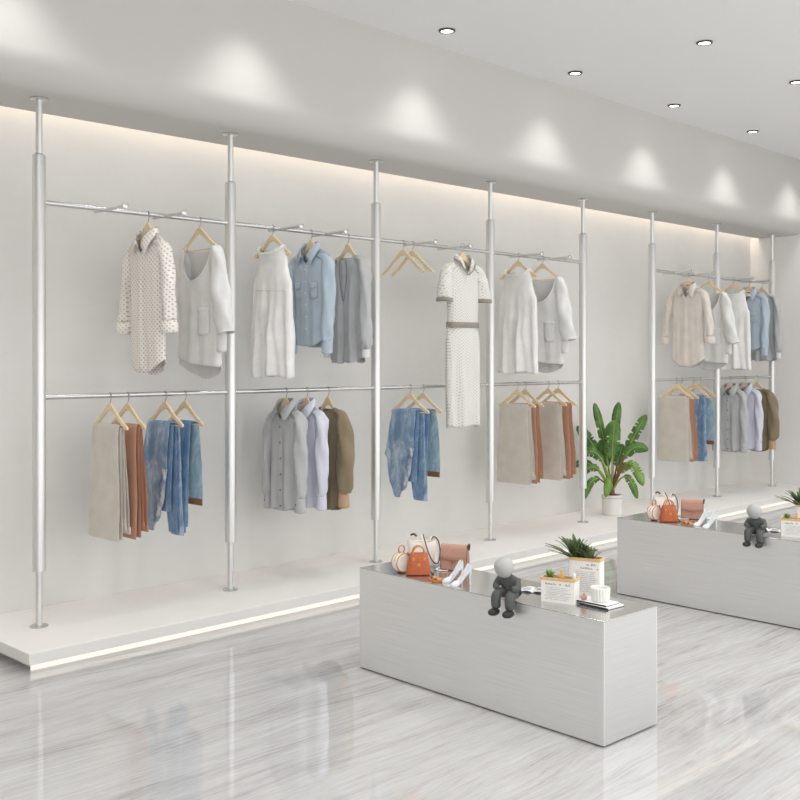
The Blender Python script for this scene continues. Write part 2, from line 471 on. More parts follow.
def mir(pts): return [(-p[0],)+tuple(p[1:]) for p in pts]

def collar(par, mat, ctrl, name='collar', n=16, solid=.0022):
    """ctrl: rows for half collar (front->side->back): (base, stand top, outer edge), mirrored"""
    half = ctrl
    full = [[(-p[0], p[1], p[2]) for p in r] for r in half] + [[tuple(p) for p in r] for r in reversed(half[:-1])]
    rows = [catmull([r[k] for r in full], n*2) for k in range(3)]
    mid = [(a+b)*.5 + Vector((0, 0, .003)) for a, b in zip(rows[1], rows[2])]
    rings = [[rows[0][i], rows[1][i]+Vector((0,0,-.004)), rows[1][i]+(rows[2][i]-rows[1][i])*.12+Vector((0,0,.004)), mid[i], rows[2][i]] for i in range(2*n+1)]
    m = MB(); m.loft(rings, closed=False)
    return m.build(name, mat, par, solid=solid, angle=180)

def std_collar(par, mat, zs=-.115, un=.062, f=.045, bd=.03, drop=.075, lean=.055, name='collar', spread=0.0):
    return collar(par, mat, [
        [(.002+spread, -f, zs-drop*.92), (.012+spread, -f-.012, zs-drop*.55), (lean+spread, -f-.020, zs-drop*1.25)],
        [(un*.66, -f*.86, zs-drop*.42), (un*.66, -f*.95, zs-.006), (un*1.28, -f*1.02, zs-.062)],
        [(un, -.004, zs), (un*.97, -.006, zs+.032), (un*1.30, -.008, zs-.012)],
        [(un*.6, bd*.85, zs+.008), (un*.6, bd*.82, zs+.042), (un*.72, bd*1.35, zs-.002)],
        [(0, bd, zs+.008), (0, bd*.95, zs+.044), (0, bd*1.5, zs+.002)]], name)

def buttons(par, pn, zs, mat, x=0.0, r=.0052, front=True):
    for z in zs:
        p = pn.at(x, z, .0055, front)
        m = MB(); m.lathe([(r*.6, -.002), (r, -.001), (r, .001), (r*.7, .002)], p, 12, 'y'); m.build('button', mat, par)
def placket(par, pn, z0, z1, mat, w=.014, x0=0.0):
    pn.patch(par, 'placket', mat, lambda a, b: (x0-w+2*w*a, z0+(z1-z0)*b), 4, 40, .0028)
def cuff(par, c, z0, z1, r0, r1, mat, ry=None, name='cuff', roll=0.0, n=22, ang=0.0):
    ry = ry or 1.0
    m = MB(); rings = []
    for i in range(9):
        t = i/8; bulge = roll*math.sin(PI*t); z = z0+(z1-z0)*t; r = r0+(r1-r0)*t
        rings.append([(c[0]+math.sin(ang)*(z0-z)+(r+bulge)*math.cos(2*PI*j/n), c[1]+(r+bulge)*ry*math.sin(2*PI*j/n), z+.003*math.sin(2*PI*j/n*2)) for j in range(n)])
    m.loft(rings); return m.build(name, mat, par, solid=.003, angle=180)

# --- garments. each function fills a thing with parts and returns it
def garment(name, x, z, label, cat, rz=RZ):
    return thing(name, (x, RAILY, z), rz, label, cat)

def shirt_dress(name, x, label, mat, lining):
    t = garment(name, x, RT, label, 'shirt')
    pn = Panel([(-.95, .178), (-.7, .168), (-.45, .160), (-.27, .168), (-.2, .185), (-.16, .182)], [(-.95, .035), (-.5, .04), (-.25, .045), (-.15, .035)],
               (.115, .012, 'v'), -.112, -.165, .074, lambda u: -.885+.075*abs(u)**2.2, lambda u: -.895+.075*abs(u)**2.2, .010, 7, 1, .045, .03)
    pn.body(t, mat); placket(t, pn, -.235, -.87, mat)
    std_collar(t, mat, -.112, .074, .05, .03, .10, .068, spread=.010)
    R_ = [(.09, 0, -.165, .012, .026), (.150, 0, -.182, .026, .034), (.180, 0, -.235, .034, .038), (.204, -.002, -.36, .034, .038), (.226, -.006, -.48, .031, .036), (.232, -.010, -.60, .029, .034)]
    for k, pts in enumerate((R_, mir(R_))):
        sleeve(t, pts, mat, wr=.008, seed=k*3)
        cx = .232*(1 if k == 0 else -1)
        cuff(t, (cx, -.011, 0), -.598, -.665, .038, .045, mat, .95, 'rolled_cuff', .008)
    buttons(t, pn, [-.26-.085*i for i in range(7)], M['paper'], 0, .004)
    return t

def scoop_top(name, x, label, mat):
    t = garment(name, x, RT, label, 'top')
    pn = Panel([(-1.0, .20), (-.8, .212), (-.5, .20), (-.3, .195), (-.2, .19), (-.15, .175)], [(-.95, .045), (-.5, .045), (-.25, .04), (-.15, .03)],
               (.215, .035, 'u'), -.142, -.163, .132, lambda u: -.835+.012*u*u-.03*u, lambda u: -.925+.085*abs(u)**2, .013, 6, 4, .05, .03)
    pn.body(t, mat)
    # neckline band
    m = MB()
    pts = []
    for i in range(41):
        a = -1+2*i/40; u = a*.132/interp(pn.W, pn.zsh); p = Vector(pn.pt(u, 0, True)); pts.append(p+Vector((0, -.002, 0)))
    m.tube(pts, .0045, 8); m.build('neckband', mat, t)
    R_ = [(.152, 0, -.168, .010, .024), (.168, 0, -.186, .026, .032), (.188, 0, -.26, .046, .042), (.206, -.002, -.40, .060, .046), (.232, -.004, -.53, .064, .046), (.262, -.006, -.63, .058, .042), (.272, -.006, -.665, .052, .040)]
    L_ = [(-.152, .01, -.168, .010, .024), (-.164, .014, -.19, .026, .032), (-.178, .024, -.30, .042, .04), (-.178, .030, -.48, .044, .042), (-.172, .032, -.64, .042, .036)]
    for k, pts_ in enumerate((R_, L_)):
        sleeve(t, pts_, mat, wr=.010, seed=5+k)
    cuff(t, (.212, .004, 0), -.58, -.765, .034, .032, mat, .8, 'under_cuff')
    pn.patch(t, 'pocket', mat, lambda a, b: (.055+.085*a, -.515-.15*b-.012*math.sin(PI*a)*b), 6, 8, .006, True, .004)
    pn.patch(t, 'pocket_hem', mat, lambda a, b: (.053+.089*a, -.512-.022*b), 6, 3, .0095, True, .003)
    return t

def sleeveless(name, x, label, mat):
    t = garment(name, x, RT, label, 'dress')
    pn = Panel([(-.95, .198), (-.7, .19), (-.42, .182), (-.345, .18), (-.29, .155), (-.22, .138), (-.1, .135)], [(-.95, .06), (-.5, .05), (-.3, .045), (-.12, .03)],
               (.05, .03, 'u'), -.108, -.135, .118, lambda u: -.918+.008*math.sin(5*u), lambda u: -.922, .033, 9, 6, .05, .032, fz=-.42)
    pn.body(t, mat)
    m = MB(); pts = []
    for i in range(31):
        u = (-1+2*i/30)*.118/interp(pn.W, pn.zsh); pts.append(Vector(pn.pt(u, 0, True))+Vector((0, -.004, -.004)))
    m.tube(pts, .009, 8); m.build('cowl_neck', mat, t)
    pn.patch(t, 'yoke_seam', mat, lambda a, b: (-.165+.33*a, -.385-.005*b+.004*math.sin(5*a)), 40, 1, .0022)
    pn.patch(t, 'hem_band', mat, lambda a, b: (-.185+.37*a, -.835-.004*b), 60, 1, .002)
    return t

def blue_shirt(name, x, label, mat):
    t = garment(name, x, RT, label, 'shirt')
    pn = Panel([(-.8, .152), (-.5, .146), (-.3, .156), (-.2, .185), (-.16, .178)], [(-.95, .035), (-.5, .04), (-.25, .045), (-.15, .035)],
               (.105, .012, 'v'), -.102, -.156, .070, lambda u: -.728+.055*abs(u)**3, lambda u: -.735+.055*abs(u)**3, .009, 6, 9, .045, .03)
    pn.body(t, mat); placket(t, pn, -.215, -.72, mat, .013)
    std_collar(t, mat, -.102, .070, .05, .03, .09, .062, spread=.008)
    R_ = [(.09, 0, -.155, .012, .026), (.146, 0, -.176, .030, .034), (.170, -.002, -.23, .038, .04), (.177, -.004, -.36, .038, .042), (.176, -.008, -.5, .036, .04), (.174, -.012, -.64, .032, .036), (.173, -.014, -.70, .029, .033)]
    for k, pts in enumerate((R_, mir(R_))):
        sleeve(t, pts, mat, wr=.009, seed=11+k); cuff(t, (.173*(1-2*k), -.014, 0), -.695, -.775, .034, .032, mat)
    for sx in (-1, 1):
        pn.patch(t, 'chest_pocket', mat, lambda a, b: (sx*.072-.036+.072*a, -.33-.105*b+.02*abs(a-.5)*b*1.4), 6, 6, .004, True, .003)
        pn.patch(t, 'pocket_flap', mat, lambda a, b: (sx*.072-.038+.076*a, -.322-(.028+.02*(1-abs(2*a-1)))*b), 8, 4, .008, True, .003)
    buttons(t, pn, [-.24-.075*i for i in range(6)], M['paper'], 0, .004)
    return t

def slit_blouse(name, x, label, mat):
    t = garment(name, x, RT, label, 'blouse')
    pn = Panel([(-.9, .165), (-.6, .15), (-.35, .146), (-.25, .158), (-.18, .165), (-.13, .16)], [(-.95, .045), (-.5, .04), (-.25, .04), (-.15, .032)],
               (.035, .012, 'u'), -.128, -.155, .088, lambda u: -.80-.035*(1-u*u)+.006*math.sin(9*u), lambda u: -.83+.006*math.sin(8*u), .016, 9, 13, .045, .03)
    pn.body(t, mat)
    m = MB(); pts = [Vector(pn.pt((-1+2*i/30)*.088/interp(pn.W, pn.zsh), 0, True))+Vector((0, -.002, 0)) for i in range(31)]
    m.tube(pts, .004, 8); m.build('neckband', mat, t)
    # deep keyhole opening with piped edges and dark interior gap
    for sx in (-1, 1):
        m = MB(); m.tube([pn.at(sx*(.003+.042*(1-q/15)**.75*min(1, .62+q/15*1.3)), -.160-.27*q/15, .004) for q in range(16)], .0026, 6); m.build('slit_piping', M['gpipe'], t)
    pn.patch(t, 'slit_inset', mat, lambda a, b: ((a-.5)*2*(.034*math.sin(PI*min(1, .05+b*.72))*(1-b)**.5), -.17-.255*b), 4, 14, .0018)
    R_ = [(.09, 0, -.152, .012, .026), (.136, 0, -.172, .026, .032), (.160, -.002, -.22, .034, .036), (.17, -.006, -.34, .034, .036), (.178, -.01, -.5, .034, .036), (.186, -.014, -.64, .04, .038), (.188, -.016, -.72, .038, .036), (.188, -.016, -.745, .024, .026)]
    for k, pts in enumerate((R_, mir(R_))):
        sleeve(t, pts, mat, wr=.010, seed=21+k); cuff(t, (.188*(1-2*k), -.016, 0), -.742, -.80, .025, .024, M['white2'])
    return t

def belted_dress(x, label):
    mat = M['chev']; t = thing('knit_dress', (x, 4.945, RT), math.radians(-6), label, 'dress')
    pn = Panel([(-.60, .138), (-.54, .140), (-.40, .146), (-.27, .150), (-.2, .160), (-.15, .152)], [(-.6, .046), (-.4, .05), (-.15, .038)],
               (.105, .012, 'v'), -.10, -.15, .068, lambda u: -.560, lambda u: -.560, .002, 5, 3, .045, .03)
    pn.body(t, mat, 'bodice')
    sk = Panel([(-1.4, .148), (-1.0, .160), (-.7, .158), (-.6, .147), (-.5, .140)], [(-1.4, .055), (-.9, .058), (-.62, .05), (-.5, .045)],
               (0, 0, 'u'), -.560, -.562, .12, lambda u: -1.29+.006*math.sin(4*u), lambda u: -1.30, .016, 6, 8, .047, .047, fz=-.7)
    sk.body(t, mat, 'skirt')
    m = MB(); rings = []
    for z in (-.548, -.552, -.580, -.586):
        e = .003 if z in (-.552, -.580) else .001
        rings.append([((.142+e)*math.copysign(abs(math.cos(a))**.75, math.cos(a)), (.050+e)*math.copysign(abs(math.sin(a))**.8, math.sin(a)), z) for a in [2*PI*j/40 for j in range(40)]])
    m.loft(rings); m.build('waistband', M['trim'], t, solid=.002, angle=180)
    for sgn in (-1, 1):
        R_ = [(.095, 0, -.150, .018, .028), (.145, -.002, -.175, .036, .038), (.172, -.010, -.26, .052, .046), (.188, -.018, -.385, .060, .050)]
        sleeve(t, R_ if sgn > 0 else mir(R_), mat, wr=.004, seed=31+sgn)
        cuff(t, (sgn*.189, -.019, 0), -.378, -.402, .062, .064, M['trim'], .85, 'sleeve_band')
    # stand collar folded to a V, trimmed
    collar(t, mat, [[(.006, -.058, -.205), (.020, -.060, -.175), (.052, -.064, -.165)], [(.045, -.042, -.14), (.044, -.044, -.095), (.068, -.052, -.12)],
                    [(.068, -.002, -.10), (.062, -.004, -.062), (.086, -.006, -.094)], [(.04, .026, -.096), (.036, .025, -.056), (.046, .038, -.088)], [(0, .03, -.096), (0, .028, -.054), (0, .044, -.088)]])
    m = MB(); m.tube(catmull([(-.09, -.006, -.096), (-.07, -.054, -.124), (-.052, -.067, -.168), (-.004, -.062, -.212)], 14), .0042, 6)
    m.tube(catmull([(.09, -.006, -.096), (.07, -.054, -.124), (.052, -.067, -.168), (.004, -.062, -.212)], 14), .0042, 6); m.build('collar_trim', M['trim'], t)
    return t

def office_shirt(name, x, label, mat, cmat, btn=True, cuffm=None, z=RB):
    t = garment(name, x, z, label, 'shirt')
    pn = Panel([(-.9, .150), (-.6, .142), (-.3, .138), (-.2, .144), (-.15, .138)], [(-.95, .045), (-.5, .045), (-.25, .045), (-.15, .035)],
               (.090, .012, 'v'), -.090, -.138, .066, lambda u: -.745+.045*abs(u)**2.5, lambda u: -.755+.045*abs(u)**2.5, .014, 7, 17, .045, .03)
    pn.body(t, mat); placket(t, pn, -.18, -.74, mat, .015)
    std_collar(t, cmat, -.090, .066, .05, .03, .08, .056, spread=.005)
    R_ = [(.08, 0, -.138, .012, .026), (.124, 0, -.158, .028, .034), (.142, -.002, -.21, .036, .04), (.152, -.006, -.34, .038, .042), (.157, -.010, -.48, .037, .042), (.156, -.012, -.62, .033, .038), (.154, -.012, -.66, .028, .032)]
    for k, pts in enumerate((R_, mir(R_))):
        sleeve(t, pts, mat, wr=.010, seed=41+k)
        c = cuff(t, (.154*(1-2*k), -.012, 0), -.655, -.745, .031, .033, cuffm or mat)
        if btn:
            mm = MB(); mm.lathe([(.003, -.002), (.005, -.001), (.005, .001), (.003, .002)], (.154*(1-2*k)-.004, -.046, -.695), 10, 'y'); mm.build('cuff_button', M['btn'], c)
    if btn: buttons(t, pn, [-.225-.098*i for i in range(6)], M['btn'], 0, .0055)
    return t

def balloon_blouse(x, label):
    mat = M['olive']; t = garment('knit_blouse', x, RB, label, 'blouse')
    pn = Panel([(-.9, .135), (-.6, .14), (-.3, .142), (-.2, .148), (-.15, .142)], [(-.95, .045), (-.5, .045), (-.25, .042), (-.15, .032)],
               (.03, .01, 'u'), -.118, -.142, .072, lambda u: -.775+.05*abs(u)**2.5, lambda u: -.785+.05*abs(u)**2.5, .014, 7, 23, .04, .028)
    pn.body(t, mat)
    m = MB(); pts = [Vector(pn.pt((-1+2*i/30)*.072/interp(pn.W, pn.zsh), 0, True))+Vector((0, -.002, 0)) for i in range(31)]
    m.tube(pts, .005, 8); m.build('neckband', mat, t)
    R_ = [(.08, 0, -.138, .012, .026), (.125, 0, -.158, .028, .034), (.155, -.004, -.21, .042, .04), (.178, -.01, -.32, .052, .046), (.192, -.016, -.46, .056, .05), (.19, -.02, -.57, .055, .05), (.182, -.022, -.635, .044, .042), (.178, -.022, -.655, .028, .03)]
    for k, pts in enumerate((R_, mir(R_))):
        sleeve(t, pts, mat, wr=.011, seed=51+k); cuff(t, (.178*(1-2*k), -.022, 0), -.65, -.745, .031, .035, M['tan'])
    return t

# --- trousers folded over the hanger bar
ZB = -.176
def drape(par, name, mat, r, th, zf, zb, xl, xr, spread=.02, wav=.003, seed=0, n=44, seg=22, shift=0.0):
    """flattened fabric tube running up the front (-y), over the bar and down the back. xl/xr: functions of (z, front)"""
    path = []
    nf = 18
    for i in range(nf+1):
        z = zf+(ZB-zf)*i/nf; k = max(0, (ZB-z)/max(1e-6, ZB-zf)); path.append((-(r+spread*k**.7)+shift, z, True, (-1, 0)))
    for i in range(1, 8):
        a = PI-PI*i/8; path.append((r*math.cos(a)+shift, ZB+r*math.sin(a), i < 4, (math.cos(a), math.sin(a))))
    for i in range(nf+1):
        z = ZB+(zb-ZB)*i/nf; k = max(0, (ZB-z)/max(1e-6, ZB-zb)); path.append((r+spread*k**.7+shift, z, False, (1, 0)))
    rings = []
    for i, (y, z, fr, nn) in enumerate(path):
        a, b = xl(z, fr), xr(z, fr); c = (a+b)/2; hw = (b-a)/2; rg = []
        for j in range(seg):
            an = 2*PI*j/seg; cx = math.copysign(abs(math.cos(an))**.65, math.cos(an)); sy = math.copysign(abs(math.sin(an))**.8, math.sin(an))
            x = c+hw*cx
            low = min(1, max(0, (ZB-z)/.3))
            w = wav*low*(math.sin(x*38+seed+z*3)+.8*mnoise.noise((x*14, z*5, seed+(0 if fr else 7))))
            h = th*sy+w
            rg.append((x+.0015*math.sin(z*40+seed), y+nn[0]*h, z+nn[1]*h))
        rings.append(rg)
    m = MB(); m.loft(rings, True, True)
    return m.build(name, mat, par, angle=60)
def hemline(par, mat, y, z, a, b, th, name='turn_up'):
    m = MB(); rings = []
    for zz, e in ((z+.034, .0), (z+.032, .0016), (z-.002, .0022), (z-.004, .0)):
        rings.append([((a+b)/2+((b-a)/2+e)*math.copysign(abs(math.cos(q))**.65, math.cos(q)), y+(th+e)*math.copysign(abs(math.sin(q))**.8, math.sin(q)), zz) for q in [2*PI*j/24 for j in range(24)]])
    m.loft(rings, True, True); return m.build(name, mat, par, angle=50)

def trousers(x, label, m1, m2, hem, seed=0):
    t = garment('folded_trousers', x, RB, label, 'trousers')
    L = lambda z, f: -.158-.02*smooth((ZB-z)/.6)
    R_ = lambda z, f: .128+.022*smooth((ZB-z)/.6)+.006*math.sin(z*8)
    drape(t, 'leg', m1, .0170, .0056, -.772, -.735, L, R_, .018, .0026, seed)
    L2 = lambda z, f: (-.150 if f else -.140)-.012*smooth((ZB-z)/.6)
    R2 = lambda z, f: (.132 if f else .134)+.022*smooth((ZB-z)/.6)
    drape(t, 'leg', m2, .0058, .0026, -.765, -.715, L2, R2, .004, .0008, seed+3)
    k = (ZB+.735)/(ZB+.735)
    hemline(t, hem, .0352, -.735, -.176, .152, .0072)
    hemline(t, hem, .0098, -.715, -.152, .156, .0042)
    return t

def jeans_worn(x, label):
    t = garment('folded_jeans', x, RB, label, 'jeans')
    def L(z, f):
        if f: return interp([(-.80, -.105), (-.74, -.135), (-.66, -.172), (-.56, -.192), (-.505, -.200), (-.485, -.226), (-.46, -.222), (-.43, -.205), (-.30, -.185), (-.15, -.158)], z)
        return interp([(-.8, .005), (-.5, -.03), (-.15, -.140)], z)
    def R_(z, f):
        if f: return interp([(-.80, -.085), (-.76, -.06), (-.68, -.005), (-.58, .03), (-.40, .055), (-.15, .075)], z)
        return interp([(-.8, .135), (-.5, .12), (-.15, .120)], z)
    drape(t, 'leg', M['denA'], .0175, .007, -.775, -.79, L, R_, .016, .004, 61)
    def L2(z, f): return interp([(-.8, -.02), (-.15, -.12)], z) if f else interp([(-.8, .02), (-.5, -.02), (-.15, -.12)], z)
    def R2(z, f): return interp([(-.8, .075), (-.6, .08), (-.15, .10)], z) if f else .11
    drape(t, 'leg', M['denB'], .0062, .003, -.66, -.775, L2, R2, .005, .001, 64)
    # frayed light side strip along the front leg
    m = MB(); rings = []
    for i in range(15):
        z = -.42-.30*i/14; xr = R_(z, True); y = -(.0175+.016*(max(0, ZB-z)/.6)**.7)
        w = .020+.008*math.sin(i*2.2)
        rings.append([(xr-w*1.4, y-.011, z), (xr-w*.4, y-.0125+.003*math.sin(i*3), z), (xr+.004, y-.007, z), (xr+.005, y+.004, z)])
    m.loft(rings, closed=False); m.build('frayed_edge', M['denC'], t, solid=.003, angle=180)
    return t
def jeans_dark(x, label):
    t = garment('folded_jeans', x, RB, label, 'jeans')
    def L(z, f): return interp([(-.8, -.03), (-.5, -.06), (-.15, -.125)], z) if f else interp([(-.8, -.01), (-.5, -.05), (-.15, -.12)], z)
    def R_(z, f): return interp([(-.8, .055), (-.5, .06), (-.15, .085)], z) if f else interp([(-.8, .125), (-.5, .125), (-.3, .115), (-.15, .11)], z)
    drape(t, 'leg', M['denB'], .0165, .0065, -.79, -.30, L, R_, .012, .003, 71)
    def L2(z, f): return -.03 if f else -.02
    def R2(z, f): return .06 if f else interp([(-.66, .138), (-.5, .148), (-.3, .14), (-.15, .115)], z)
    drape(t, 'leg', M['denD'], .0062, .003, -.76, -.62, L2, R2, .016, .002, 74)
    hemline(t, M['leather'], .0225, -.63, -.02, .139, .005, 'waist_patch')
    return t

# ---- hang everything. (x positions along the rail)
def dress_hanger(x, what, z=RT, rz=RZ): hanger(x, z, 'wooden hanger holding '+what, rz)

A = 3.104; hanger(A, RT, 'wooden hanger inside the dotted cream shirt dress, upper rail far left', kind='shirt')
shirt_dress('shirt_dress', A, 'long cream shirt dress with small brown dots and rolled cuffs, first on the upper rail', M['polka'], M['trim'])
A = 3.445; hanger(A, RT, 'wooden hanger in the scoop neck of the top beside the dotted shirt dress')
S1 = scoop_top('scoop_neck_top', A, 'loose pale grey scoop-neck top with chest pocket beside the dotted shirt dress', M['white2'])
A = 3.978; hanger(A, RT, 'wooden hanger of the white dress left of the pale blue shirt, long rack')
D1 = sleeveless('sleeveless_dress', A, 'white sleeveless pleated dress left of the pale blue shirt on the long rack', M['white'])
A = 4.288; hanger(A, RT, 'wooden hanger inside the pale blue shirt on the long rack', kind='shirt')
B1 = blue_shirt('denim_shirt', A, 'pale blue shirt with two flap chest pockets on the long rack', M['blue'])
A = 4.605; hanger(A, RT, 'wooden hanger of the grey slit-neck blouse on the long rack', kind='shirt')
G1 = slit_blouse('slit_neck_blouse', A, 'grey blouse with deep neck slit right of the blue shirt, long rack', M['grey'])
hanger(5.119, RT, 'empty wooden hanger on the upper rail, left one of the bare pair', kind='bare')
hanger(5.214, RT, 'empty wooden hanger on the upper rail, right one of the bare pair', kind='bare')
A = 5.579; hanger(A, RT, 'wooden hanger inside the long belted dress, hooked on a display peg', math.radians(-6), 'shirt', 4.945)
belted_dress(A, 'long cream patterned short-sleeved dress with taupe waistband, in front of the lower rail')
A = 6.393; hanger(A, RT, 'wooden hanger of the white dress in the rightmost bay of the long rack')
copy_tree(D1, (A, RAILY, RT), RZ, 'white sleeveless dress in the rightmost bay of the long rack, beside the patterned dress')
A = 6.706; hanger(A, RT, 'wooden hanger of the scoop top at the right end of the long upper rail')
copy_tree(S1, (A, RAILY, RT), RZ, 'loose pale scoop-neck top, rightmost garment on the upper rail of the long rack')

X2 = [8.989, 9.373, 9.885, 10.232, 10.525]
hanger(X2[0], RT, 'wooden hanger inside the plain cream shirt on the short rack', kind='shirt')
shirt_dress('long_shirt', X2[0], 'plain cream long shirt with rolled cuffs, first on the upper rail of the short rack', M['cream'], M['trim'])
hanger(X2[1], RT, 'wooden hanger of the pale scoop top behind the plain cream shirt')
copy_tree(S1, (X2[1], RAILY, RT), RZ, 'pale scoop-neck top half hidden behind the plain cream shirt on the short rack')
hanger(X2[2], RT, 'wooden hanger of the white sleeveless dress on the short rack')
copy_tree(D1, (X2[2], RAILY, RT), RZ, 'white sleeveless dress on the short rack between scoop top and blue shirt')
hanger(X2[3], RT, 'wooden hanger inside the pale blue shirt on the short rack', kind='shirt')
copy_tree(B1, (X2[3], RAILY, RT), RZ, 'pale blue pocket shirt on the short rack near the right wall')
hanger(X2[4], RT, 'wooden hanger of the grey blouse nearest the right wall', kind='shirt')
copy_tree(G1, (X2[4], RAILY, RT), RZ, 'grey blouse at the end of the short rack, nearest the right wall')

# lower rails
hanger(2.870, RB, 'wooden hanger holding the beige trousers at the far left of the lower rail')
T1 = trousers(2.870, 'beige trousers folded over a hanger, far left of the lower rail', M['beige'], M['beige2'], M['beige2'], 1)
hanger(2.978, RB, 'wooden hanger holding the rust trousers at the far left, between beige trousers and jeans')
T2 = trousers(2.978, 'rust brown trousers folded over a hanger behind the far left beige pair', M['rust'], M['rust'], M['rust'], 5)
hanger(3.214, RB, 'wooden hanger holding the frayed light jeans at the left')
J1 = jeans_worn(3.214, 'light worn blue jeans with frayed edge, beside the far left rust trousers')
hanger(3.346, RB, 'wooden hanger holding the darker jeans at the left, next to the second pole')
J2 = jeans_dark(3.346, 'mid-blue jeans with brown patch behind the frayed pair, left end of the lower rail')
hanger(4.084, RB, 'wooden hanger in the collar of the grey buttoned shirt on the long rack', kind='shirt')
O1 = office_shirt('button_shirt', 4.084, 'grey buttoned shirt with dark buttons below the white dress on the long rack', M['gshirt'], M['gshirt'])
hanger(4.254, RB, 'wooden hanger in the collar of the lavender shirt on the long rack', kind='shirt')
O2 = office_shirt('button_shirt', 4.254, 'lavender shirt between the grey shirt and olive blouse on the long rack', M['lav'], M['lav'], False)
hanger(4.431, RB, 'wooden hanger of the olive brown blouse on the long rack', kind='shirt')
O3 = balloon_blouse(4.431, 'olive brown round-neck blouse with tan cuffs on the long rack')
hanger(5.189, RB, 'wooden hanger holding the frayed jeans below the bare hangers')
copy_tree(J1, (5.189, RAILY, RB), RZ, 'light frayed blue jeans hanging below the two bare hangers')
hanger(5.320, RB, 'wooden hanger holding the darker jeans below the bare hangers')
copy_tree(J2, (5.320, RAILY, RB), RZ, 'mid-blue jeans with brown patch left of the long patterned dress')
hanger(6.380, RB, 'wooden hanger of the first beige trousers, rightmost bay of the long rack')
copy_tree(T1, (6.380, RAILY, RB), RZ, 'beige trousers, first of four pairs below the white dress and scoop top')
hanger(6.481, RB, 'wooden hanger of the first rust trousers in the rightmost bay of the long rack')
copy_tree(T2, (6.481, RAILY, RB), RZ, 'rust trousers, second of the four pairs, between two beige pairs')
hanger(6.779, RB, 'wooden hanger of the second beige trousers in the rightmost bay of the long rack')
copy_tree(T1, (6.779, RAILY, RB), RZ, 'beige trousers, third of the four pairs in the rightmost bay of the long rack')
hanger(6.914, RB, 'wooden hanger of the last rust trousers, beside the fifth pole and potted plant')
copy_tree(T2, (6.914, RAILY, RB), RZ, 'rust trousers, last of the four pairs, next to the potted plant')
hanger(8.768, RB, 'wooden hanger holding beige trousers on the short rack')
copy_tree(T1, (8.768, RAILY, RB), RZ, 'beige trousers at the left end of the short rack')
hanger(8.868, RB, 'wooden hanger holding rust trousers on the short rack')
copy_tree(T2, (8.868, RAILY, RB), RZ, 'rust trousers, a narrow strip between beige trousers and jeans on the short rack')
hanger(9.083, RB, 'wooden hanger holding the frayed jeans on the short rack')
copy_tree(J1, (9.083, RAILY, RB), RZ, 'light frayed jeans below the cream shirt on the short rack')
hanger(9.217, RB, 'wooden hanger holding the darker jeans next to the middle pole of the short rack')
copy_tree(J2, (9.217, RAILY, RB), RZ, 'mid-blue jeans beside the middle pole of the short rack')
hanger(9.822, RB, 'wooden hanger in the collar of the grey shirt on the short rack', kind='shirt')
copy_tree(O1, (9.822, RAILY, RB), RZ, 'grey buttoned shirt with dark buttons on the short rack')
hanger(10.143, RB, 'wooden hanger in the collar of the lavender shirt on the short rack', kind='shirt')
copy_tree(O2, (10.143, RAILY, RB), RZ, 'lavender shirt behind the grey shirt on the short rack')
hanger(10.411, RB, 'wooden hanger of the olive brown blouse nearest the right wall', kind='shirt')
copy_tree(O3, (10.411, RAILY, RB), RZ, 'olive brown blouse at the end of the short rack near the right wall')

# ---------------------------------------------------------------- potted plant
def leaf(par, base, tip, bulge, width, mat, notch, seed, start=.42, droop=0.0, roll=0.0):
    """arching stalk with a split blade along its outer part"""
    rnd = random.Random(seed)
    b = Vector(base); t = Vector(tip); c = Vector(bulge)
    P = [(1-q)**2*b+2*(1-q)*q*c+q*q*t for q in [i/40 for i in range(41)]]
    m = MB(); k0 = int(start*40)
    m.tube(P[:k0+3], [.011-.006*i/(k0+2) for i in range(k0+3)], 8)
    st = m.build('leaf', mat, par)     # placeholder, replaced below by the blade mesh
    bpy.data.objects.remove(st)
    rings = []; vs = []; fs = []
    n = 40-k0
    lens = []
    notches = sorted(rnd.sample(range(4, n-4), min(notch, n-8))) if notch else []
    left, right = [], []
    view = Vector((-.62, -.78, .1))
    for side in (-1, 1):
        prev = None; o = 0
        for i in range(n+1):
            q = i/n; p = P[k0+i]; tg = (P[min(40, k0+i+1)]-P[k0+i-1]).normalized()
            s = tg.cross(view); s = s.normalized() if s.length > .05 else Vector((1, 0, 0))
            nrm = s.cross(tg).normalized()
            if nrm.dot(view) < 0: nrm = -nrm
            s = (s*math.cos(roll)+nrm*math.sin(roll)).normalized()
            w = width*min(1, .12+(q/.22)**.7*.88)*(1 if q < .68 else math.sqrt(max(.004, 1-((q-.68)/.325)**2)))*(1-.10*rnd.random())
            e = p+s*side*w-nrm*w*.32-Vector((0, 0, 1))*w*.10-tg*w*.10
            mid = p+s*side*w*.5-nrm*w*.08-tg*w*.08
            row = [p, mid, e]
            if prev is not None:
                gap = (i+(3 if side > 0 else 0)) in notches
                r0 = prev; r1 = row
                if gap: r1 = [p, mid, e+(r0[2]-e)*.15+(p-e)*.12]; r0 = [r0[0], r0[1], r0[2]+(p-r0[2])*.55+tg*0]
                o = len(vs); vs += r0+r1
                fs += [(o, o+1, o+4, o+3), (o+1, o+2, o+5, o+4)]
            prev = row
    m2 = MB(); m2.add(vs, fs)
    lf = m2.build('leaf', mat, par, weld=.0004, solid=.0015, angle=180)
    m = MB(); m.tube(P[:k0+4], [.011-.005*i/(k0+3) for i in range(k0+4)], 8); m.build('leaf_stalk', M['stem'] if seed % 2 else M['rib'], lf)
    m = MB(); m.tube([p-view*-.0015 for p in P[k0:39]], [.0042-.003*i/(39-k0) for i in range(39-k0)], 6); m.build('midrib', M['rib'], lf)
    return lf
